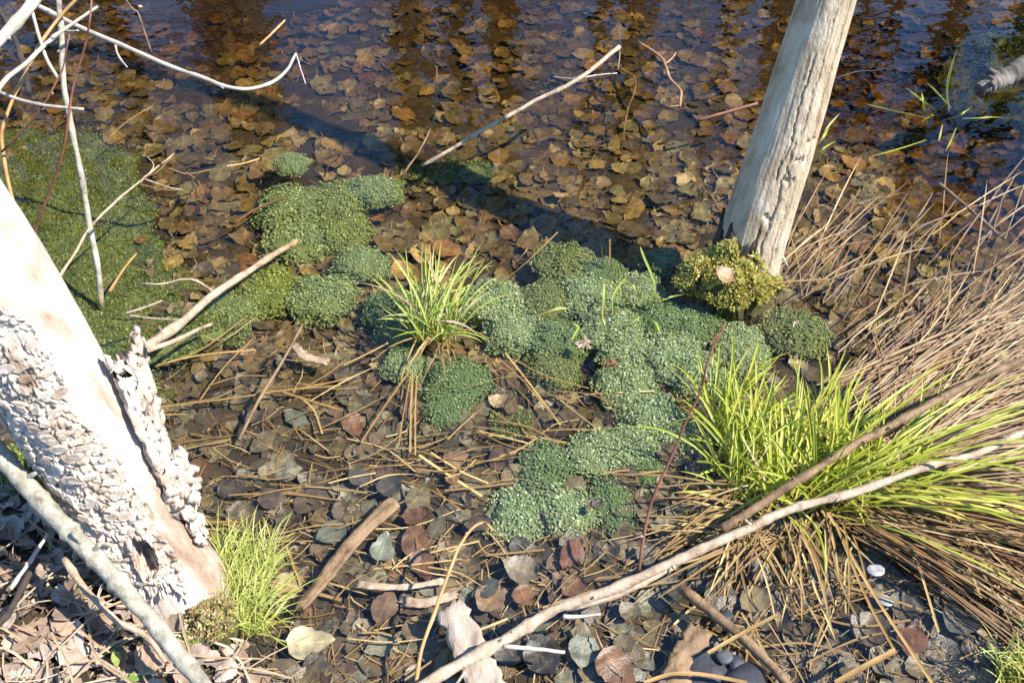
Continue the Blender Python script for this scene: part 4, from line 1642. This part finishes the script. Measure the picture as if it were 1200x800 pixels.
stick('red_twig', 'thin red twig rising from the long pale branch past the raft', [(749, 668, .085), (754, 630, .12), (763, 590, .16), (782, 545, .21), (802, 500, .26), (822, 455, .31), (832, 415, .36), (850, 378, .40)],
      .0028, .0016, 'twig_red', [([(833, 412, .36), (836, 400, .38), (846, 388, .39)], .0015, .001)], 36, 7, .006, .2,
      buds=((825, 440, .32, .006, 'twig_tan'), (828, 447, .32, .004, 'twig_red'), (752, 628, .13, .003, 'twig_tan')))
stick('yellow_twig', 'thin orange yellow twig bending up beside the white stake', [(487, 805, .03), (494, 760, .05), (512, 710, .07), (528, 665, .09), (538, 640, .10), (552, 620, .11), (568, 612, .11), (578, 622, .10)],
      .0034, .0022, 'twig_orange', [([(538, 640, .1), (528, 646, .1), (520, 640, .1)], .0015, .001)], 30, 7, .005, .15,
      buds=((547, 624, .115, .003, 'twig_tan'), (570, 612, .115, .003, 'twig_red')))
# centre left forked stick
stick('forked_stick', 'pale forked stick sloping from the left trunk into the sunken spawn', [(155, 424, .10), (168, 409, .09), (210, 380, .06), (248, 347, .03), (285, 322, .003), (318, 300, -.025), (345, 284, -.055), (362, 275, -.08)],
      .0105, .006, 'twig_tan', [([(172, 411, .085), (205, 399, .06), (232, 386, .025), (248, 380, .0)], .006, .0035),
                                  ([(250, 342, .035), (232, 330, .05), (214, 327, .055), (190, 333, .055), (165, 332, .06)], .0032, .002),
                                  ([(212, 375, .05), (180, 373, .05), (148, 369, .06)], .0022, .0015), ([(148, 367, .07), (170, 360, .07), (190, 352, .07)], .003, .002),
                                  ([(192, 392, .07), (188, 385, .085), (186, 382, .09)], .002, .001)], 34, 10, .004, .18, cat='stick')
# slanting stick at the back
stick('thin_stick', 'thin pale stick slanting out of the water at upper centre', [(494, 195, -.02), (520, 180, .01), (560, 156, .045), (620, 122, .09), (660, 103, .12), (685, 88, .14), (706, 71, .155), (726, 55, .17)],
      .0048, .0062, 'twig_tan', [([(725, 56, .17), (726, 66, .15), (724, 82, .13)], .003, .002, 'twig_brown'), ([(680, 92, .135), (700, 88, .12), (723, 86, .11)], .002, .0015, 'twig_white'),
                                 ([(682, 92, .135), (664, 92, .13), (648, 90, .13)], .0015, .001, 'twig_white')], 30, 8, .004, .14, cat='stick')
stick('thin_stick', 'short brown stick beside the base of the slanting thin stick', [(472, 205, -.03), (488, 182, -.005), (505, 150, .03), (511, 120, .06), (512, 78, .12)], .003, .0015, 'twig_brown', (), 20, 6, .01, cat='stick')
# upper left tangle
stick('pale_twig', 'long white twig arching across the upper left corner', [(10, -10, .45), (35, 2, .44), (85, 28, .42), (140, 52, .40), (200, 78, .38), (240, 92, .37), (262, 101, .36), (290, 104, .35), (318, 97, .34), (336, 82, .35), (347, 63, .37)],
      .0062, .0032, 'twig_white', [([(347, 63, .37), (352, 80, .36), (358, 98, .35)], .002, .0013), ([(135, 53, .4), (139, 66, .38), (149, 79, .37)], .003, .0018),
                                   ([(70, 22, .42), (78, 36, .41), (92, 36, .42)], .0045, .002), ([(255, 99, .36), (262, 104, .36)], .003, .001)], 48, 8, .002, .16)
stick('grey_stem', 'greenish grey upright stem in front of the algae mat at left', [(119, 358, -.06), (114, 310, .02), (103, 250, .11), (92, 190, .20), (82, 140, .28), (74, 90, .35), (72, 40, .42), (68, -15, .50)],
      .0065, .0062, 'twig_grey', [], 44, 9, .003, .12, cat='stem', buds=((69, 60, .40, .005, 'twig_grey'), (100, 200, .2, .003, 'twig_grey')))
stick('orange_twig', 'orange brown twig curving down through the upper left corner', [(95, -6, .5), (70, 20, .46), (45, 55, .42), (33, 80, .38), (18, 110, .34), (6, 140, .30), (2, 165, .26), (10, 215, .18), (22, 260, .10), (38, 300, .04), (48, 320, .0)],
      .0035, .0045, 'twig_orange', [([(2, 178, .25), (25, 155, .30), (52, 122, .36), (66, 95, .40), (75, 75, .43), (82, 40, .48)], .0028, .0016, 'twig_red')], 44, 7, .003, .14, buds=((35, 80, .39, .004, 'twig_red'), (62, 110, .38, .004, 'twig_orange')))
stick('red_twig', 'dark red twig curving down in front of the grey stem', [(108, -8, .56), (105, 25, .52), (98, 60, .46), (86, 100, .40), (80, 140, .34), (72, 185, .26), (58, 225, .18), (46, 255, .12), (38, 285, .06)],
      .0022, .0038, 'twig_red', [], 40, 7, .002, .12, buds=((100, 52, .48, .003, 'twig_red'),))
stick('pale_branch', 'thick white branch end at the very top left corner', [(-30, 75, .58), (0, 46, .6), (25, 20, .62), (50, -12, .64)], .011, .0105, 'twig_white', [([(10, 44, .6), (13, 48, .59)], .004, .001)], 16, 10, .002, .1)
stick('pale_twig', 'straight white twig below the thick branch end at upper left', [(-10, 116, .44), (8, 92, .44), (30, 75, .44), (50, 55, .44), (67, 41, .44)], .0052, .0042, 'twig_white', (), 16, 8, .003, .12)
stick('pale_twig', 'short white twig crossing the long arching twig at upper left', [(60, 45, .46), (85, 28, .47), (114, 8, .48)], .0042, .003, 'twig_white', (), 12, 8, .003, .12)
stick('pale_twig', 'thin white twig dropping from the long twig to the grey stem', [(35, 4, .46), (45, 40, .44), (55, 70, .42), (68, 92, .40)], .004, .0035, 'twig_white', (), 14, 8, .003, .12)
stick('pale_twig', 'white twig pointing right at the left edge above the algae', [(-15, 102, .36), (20, 116, .36), (55, 124, .36), (98, 128, .36)], .0042, .0032, 'twig_white', (), 18, 8, .002, .14)
stick('tan_twig', 'thin tan twig rising right from the left trunk over the algae', [(65, 332, .16), (85, 300, .18), (110, 262, .18), (140, 232, .16), (165, 212, .13), (185, 195, .12), (204, 180, .1)], .0032, .0018, 'twig_tan',
      [([(165, 214, .13), (180, 195, .14), (172, 183, .15)], .0016, .001), ([(170, 210, .13), (200, 220, .09), (214, 222, .08)], .0016, .001)], 26, 6, .006, .15)
stick('dark_twig', 'dark lichened twig hanging at the top left of the water', [(143, -6, .3), (155, 10, .29), (162, 16, .28), (172, 45, .25), (178, 62, .22)], .0026, .0014, 'twig_brown', (), 16, 6, .006, .2, buds=((164, 8, .29, .006, 'twig_white'),))
stick('dark_stick', 'dark leaning stick behind the pale twigs in the top left corner', [(-5, 5, .1), (15, 40, .06), (28, 80, .0), (34, 110, -.05)], .008, .01, 'bark_dark', (), 18, 8, .004, .2, cat='stick')
stick('dark_stick', 'slim dark stick lying along the bank left of the pole', [(-10, 740, .12), (12, 715, .12), (30, 680, .12), (44, 655, .12)], .006, .005, 'bark_dark', (), 16, 7, .01, .2, cat='stick')
stick('dark_stick', 'short blackish stick at the left edge beside the trunk', [(-12, 512, .1), (8, 503, .1), (22, 492, .1)], .006, .004, 'bark_dark', (), 10, 7, .01, .2, cat='stick')
stick('pale_twig', 'bleached twig lying on the bank right of the dark stick', [(12, 690, .14), (40, 650, .14), (56, 625, .14)], .0035, .0025, 'twig_white', (), 12, 7, .01, .2)
stick('pale_twig', 'long bleached root on the bank beside the smooth grey pole', [(75, 655, .12), (100, 690, .11), (135, 725, .1), (170, 745, .09), (195, 775, .08)], .006, .004, 'twig_tan', (), 20, 8, .006, .2)
# orange sunken twigs in the far water
stick('sunken_twig', 'orange twig with bends in the water left of the leaning trunk', [(748, 50, -.03), (775, 68, -.02), (784, 90, -.02), (798, 108, -.02), (796, 125, -.03)], .005, .0035, 'twig_orange',
      [([(780, 75, -.02), (788, 68, -.015), (792, 62, -.01)], .003, .002), ([(797, 124, -.03), (785, 125, -.03)], .003, .002)], 22, 7, .01)
stick('sunken_twig', 'reddish straight twig touching the water left of the leaning trunk', [(818, 141, -.01), (850, 132, .0), (888, 121, .01)], .005, .0042, 'twig_red', (), 14, 7, .004)
stick('sunken_twig', 'short orange twig in the water at top left of centre', [(304, 53, -.01), (318, 40, .0), (334, 24, .01)], .004, .003, 'twig_orange', (), 10, 6, .01)
stick('sunken_twig', 'reddish twig in the shallows left of the sunken spawn', [(274, 262, -.05), (300, 245, -.04), (336, 230, -.04)], .0035, .002, 'twig_red', (), 12, 6, .01)
stick('sunken_twig', 'thin reddish stem slanting through the straw left of the tuft', [(280, 515, -.02), (304, 467, .0), (330, 425, .02), (354, 381, .05)], .004, .0025, 'twig_brown', (), 16, 6, .004)
stick('sunken_twig', 'short red twig standing by the right tip of the sunken spawn', [(380, 207, -.03), (384, 196, .0), (388, 186, .02)], .0028, .0018, 'twig_red', (), 8, 6, .01)
stick('sunken_twig', 'orange twig running to the left edge of the algae mat', [(128, 342, -.03), (145, 315, -.02), (160, 297, -.02)], .004, .002, 'twig_orange', (), 10, 6, .01)
stick('sunken_twig', 'crooked root twig on the bed below the bent branch tip at centre right', [(725, 80, -.05), (745, 95, -.05), (735, 130, -.06), (730, 165, -.07)], .003, .002, 'twig_brown', (), 18, 6, .015)
stick('sunken_twig', 'dark thin branch reaching right from the leaning trunk', [(978, 92, .05), (1005, 84, .03), (1025, 83, .02), (1040, 80, .0)], .002, .0012, 'bark_dark', (), 12, 6, .01)
stick('sunken_twig', 'long brown stem lying in the water at the right edge', [(1100, 215, -.01), (1130, 240, -.01), (1170, 275, -.01)], .005, .004, 'twig_brown', (), 14, 6, .004)
stick('sunken_twig', 'dark twig running out of the bottom right below the big grass', [(800, 690, .02), (850, 730, .02), (900, 775, .02), (930, 812, .02)], .009, .007, 'twig_brown', (), 20, 8, .006, .25)

# wood pieces
def slab(name, label, pts, w0, w1, th, m, cat='wood'):
    """flat split wood piece along photo points"""
    w = [P(*q) for q in pts]
    ctr = spline(w, 22)
    mb = MB()
    s2 = U(0, 50)
    for i, p in enumerate(ctr):
        d = (ctr[min(i + 1, 21)] - ctr[max(i - 1, 0)]).normalized()
        s = d.cross(Vector((0, 0, 1))).normalized()
        nn = s.cross(d)
        f = i / 21
        ww = (w0 + (w1 - w0) * f) * (1 + .3 * nz(f * 9, s2))
        for k in range(9):
            u = k / 8 * 2 - 1
            hgt = th * (1 - .5 * u * u) + th * .5 * nz(u * 4, f * 3, s2)
            mb.v.append(p + s * (u * ww * .5 * (1 + .12 * nz(f * 25, u * 2, s2))) + nn * hgt + d * (.012 * nz(u * 9, s2 + 3) if i in (0, 21) else 0))
        mb.v += [p + s * ww * .45 - nn * th * .3, p - s * ww * .45 - nn * th * .3]
    for i in range(21):
        a, b = i * 11, (i + 1) * 11
        for k in range(8): mb.f.append((a + k, a + k + 1, b + k + 1, b + k))
        mb.f += [(a + 8, a + 9, b + 9, b + 8), (a + 9, a + 10, b + 10, b + 9), (a + 10, a, b, b + 10)]
    mb.f += [tuple(range(10, -1, -1)), tuple(21 * 11 + k for k in range(11))]
    mb.t = [0.] * len(mb.v)
    return tag(mb.build(name, M[m], None, w[0]), label, cat, 'pieces of dead wood')


slab('bark_strip', 'long brown bark strip lying left of centre at the bottom', [(352, 712, .0), (385, 672, .0), (420, 628, .0), (463, 588, .01)], .022, .030, .007, 'twig_brown')
slab('wood_stake', 'white weathered stake broken off at the bottom edge', [(585, 835, .02), (566, 795, .025), (548, 755, .03), (527, 712, .035)], .062, .05, .012, 'stake')
slab('bark_strip', 'pale thin bark strip left of the yellow twig', [(420, 685, .0), (470, 688, .0), (520, 681, .0)], .014, .010, .004, 'twig_tan')
slab('bark_strip', 'pale brown bark strip just below the thin one by the yellow twig', [(470, 705, -.01), (500, 706, -.01), (535, 696, -.01)], .02, .016, .004, 'twig_tan')
slab('bark_strip', 'short pale wood chip in straw left of the sunken spawn front', [(345, 405, -.02), (358, 418, -.02), (385, 425, -.02)], .018, .02, .005, 'twig_tan')
slab('wood_chunk', 'grained brown wood chunk under straw at the bottom right of centre', [(785, 812, -.01), (804, 772, -.005), (820, 738, .0)], .05, .045, .012, 'twig_brown')
slab('wood_chunk', 'short grey wood stub below the big grass', [(893, 680, -.01), (888, 665, -.005), (882, 648, .0)], .03, .026, .012, 'wood_log')
e = stick('sunken_log', 'grey half sunken log end at the right edge near the top', [(1146, 106, -.012), (1165, 97, .0), (1190, 84, .012), (1250, 56, .03)], .020, .036, 'wood_log', (), 60, 20, .006, .35, cat='log', nodes=0., stubs=3)

# stones
def stone(x, y, r, z, m, label, tint=None, flat=.42):
    c = P(x, y, z)
    s2 = U(0, 60)
    mb = MB()
    vs_ = []
    for v in BALL_V:
        q = 1 + .5 * nz(v.x * 1.1 + s2, v.y * 1.1, v.z * 1.1) + .15 * nz(v.x * 3 + s2, v.y * 3, v.z * 3)
        vs_.append(c + Vector((v.x * r * q * 1.15, v.y * r * q, v.z * r * q * flat)))
    mb.add(vs_, BALL_F)
    o = mb.build('stone', M[m], None, c)
    md = o.modifiers.new('round', 'SUBSURF')
    md.levels = md.render_levels = 1
    if tint: o.color = (*tint, 1)
    return tag(o, label, 'stone', 'stones in the shallows')


stone(822, 782, .036, -.008, 'stone', 'large blue black wet stone at the bottom edge')
stone(848, 770, .013, .01, 'stone', 'small grey green stone between the wet stones', (1.7, 1.8, 1.6))
stone(864, 775, .014, .0, 'stone', 'small blue grey stone beside the dark twig', (1.3, 1.3, 1.5))
stone(876, 798, .034, .0, 'stone', 'dark stone cut by the bottom edge right of the wet one')
stone(1035, 702, .013, -.024, 'pale_lump', 'pale blue white lump standing in for a glint in dark water at lower right', None, .2)  # glint modelled as a flat lump, its brightness put into the colour
stone(1027, 668, .013, -.016, 'pale_lump', 'white lump standing in for a glint just above the pale blue one', None, .2)  # another white reflection given as a pale flat lump
stone(1031, 632, .007, .0, 'pale_lump', 'tiny white stone near the grass roots at lower right', None, .4)
stone(850, 722, .014, .0, 'stone', 'dark wet stone at the tip of the large wet leaf')


# pink bud scales and cone bits lying on the spawn
def bits(name, label, x, y, n, size, m, z=.012, thin=.5):
    c = P(x, y, z)
    e = MB()
    for k in range(n):
        p = c + Vector((U(-1, 1), U(-1, 1), U(-.1, .4))) * size
        a = U(0, 6.28)
        d = Vector((math.cos(a), math.sin(a), U(-.2, .6))) * size * U(.6, 1.1)
        ribbon(e, [p - d, p + Vector((0, 0, size * .2)), p + d], size * thin, .5, n=5)
    return tag(e.build(name, M[m], None, c), label, 'bud scales', 'bits lying on the spawn')


bits('bud_scales', 'cluster of pinkish bud scales on the raft above the cone bit', 684, 402, 14, .013, 'leaf_dry')
bits('cone_bit', 'dark brown cone bit on the raft centre', 717, 427, 16, .009, 'twig_red')
bits('bud_scales', 'small pale bud scale on the farthest right spawn clump', 933, 378, 5, .006, 'leaf_dry')
bits('rootlets', 'orange red rootlets by the bark strip\'s lower end', 355, 712, 34, .014, 'twig_red', -.012, .1)
# green herb leaves on the bank
hp = P(112, 628, .06)
he = tag(empty('bank_herb', hp), 'small green herb leaves in the shade left of the trunk foot', 'plant')
hm = leaf_mesh('herb_leaf', M['moss_green'], .05, .03, .2, .2, 5)
for k, (x, y) in enumerate(((98, 626), (108, 632), (118, 622), (112, 640), (138, 774), (160, 795))):
    p = P(x, y, .07)
    p.z = bed(p.x, p.y) + .03
    if k < 4: link('herb_leaf', hm, he, p, (U(-.4, .4), U(-.4, .4), U(0, 6)), [U(.7, 1)] * 3)
    else: tag(link('herb_leaf', hm, None, p, (U(-.4, .4), U(-.4, .4), U(0, 6)), [.5] * 3), ('small bright green leaf right of the grey pole', 'small green leaf at the bottom edge under the grey pole')[k - 4], 'leaf', 'green leaves on the bank')


# ------------------------------------------------------------------ tell look-alikes apart by their order from the left
ORD = ['leftmost', 'second from left', 'third from left', 'fourth from left', 'fifth from left', 'sixth from left', 'seventh from left', 'eighth from left', 'ninth from left', 'tenth from left', 'eleventh from left', 'twelfth from left', 'thirteenth from left', 'fourteenth from left', 'fifteenth from left', 'sixteenth from left']
bpy.context.view_layer.update()
same = {}
for o in C.objects:
    if o.parent is None and 'label' in o and o.get('category') in ('leaf', 'straw', 'stem'):
        same.setdefault(o['label'], []).append(o)
for lab, os_ in same.items():
    if 2 <= len(os_) <= 16:
        os_.sort(key=lambda o: pix(o.location)[0])
        for o, w in zip(os_, ORD):
            if len(lab.split()) + len(w.split()) <= 16: o['label'] = lab + ', ' + w
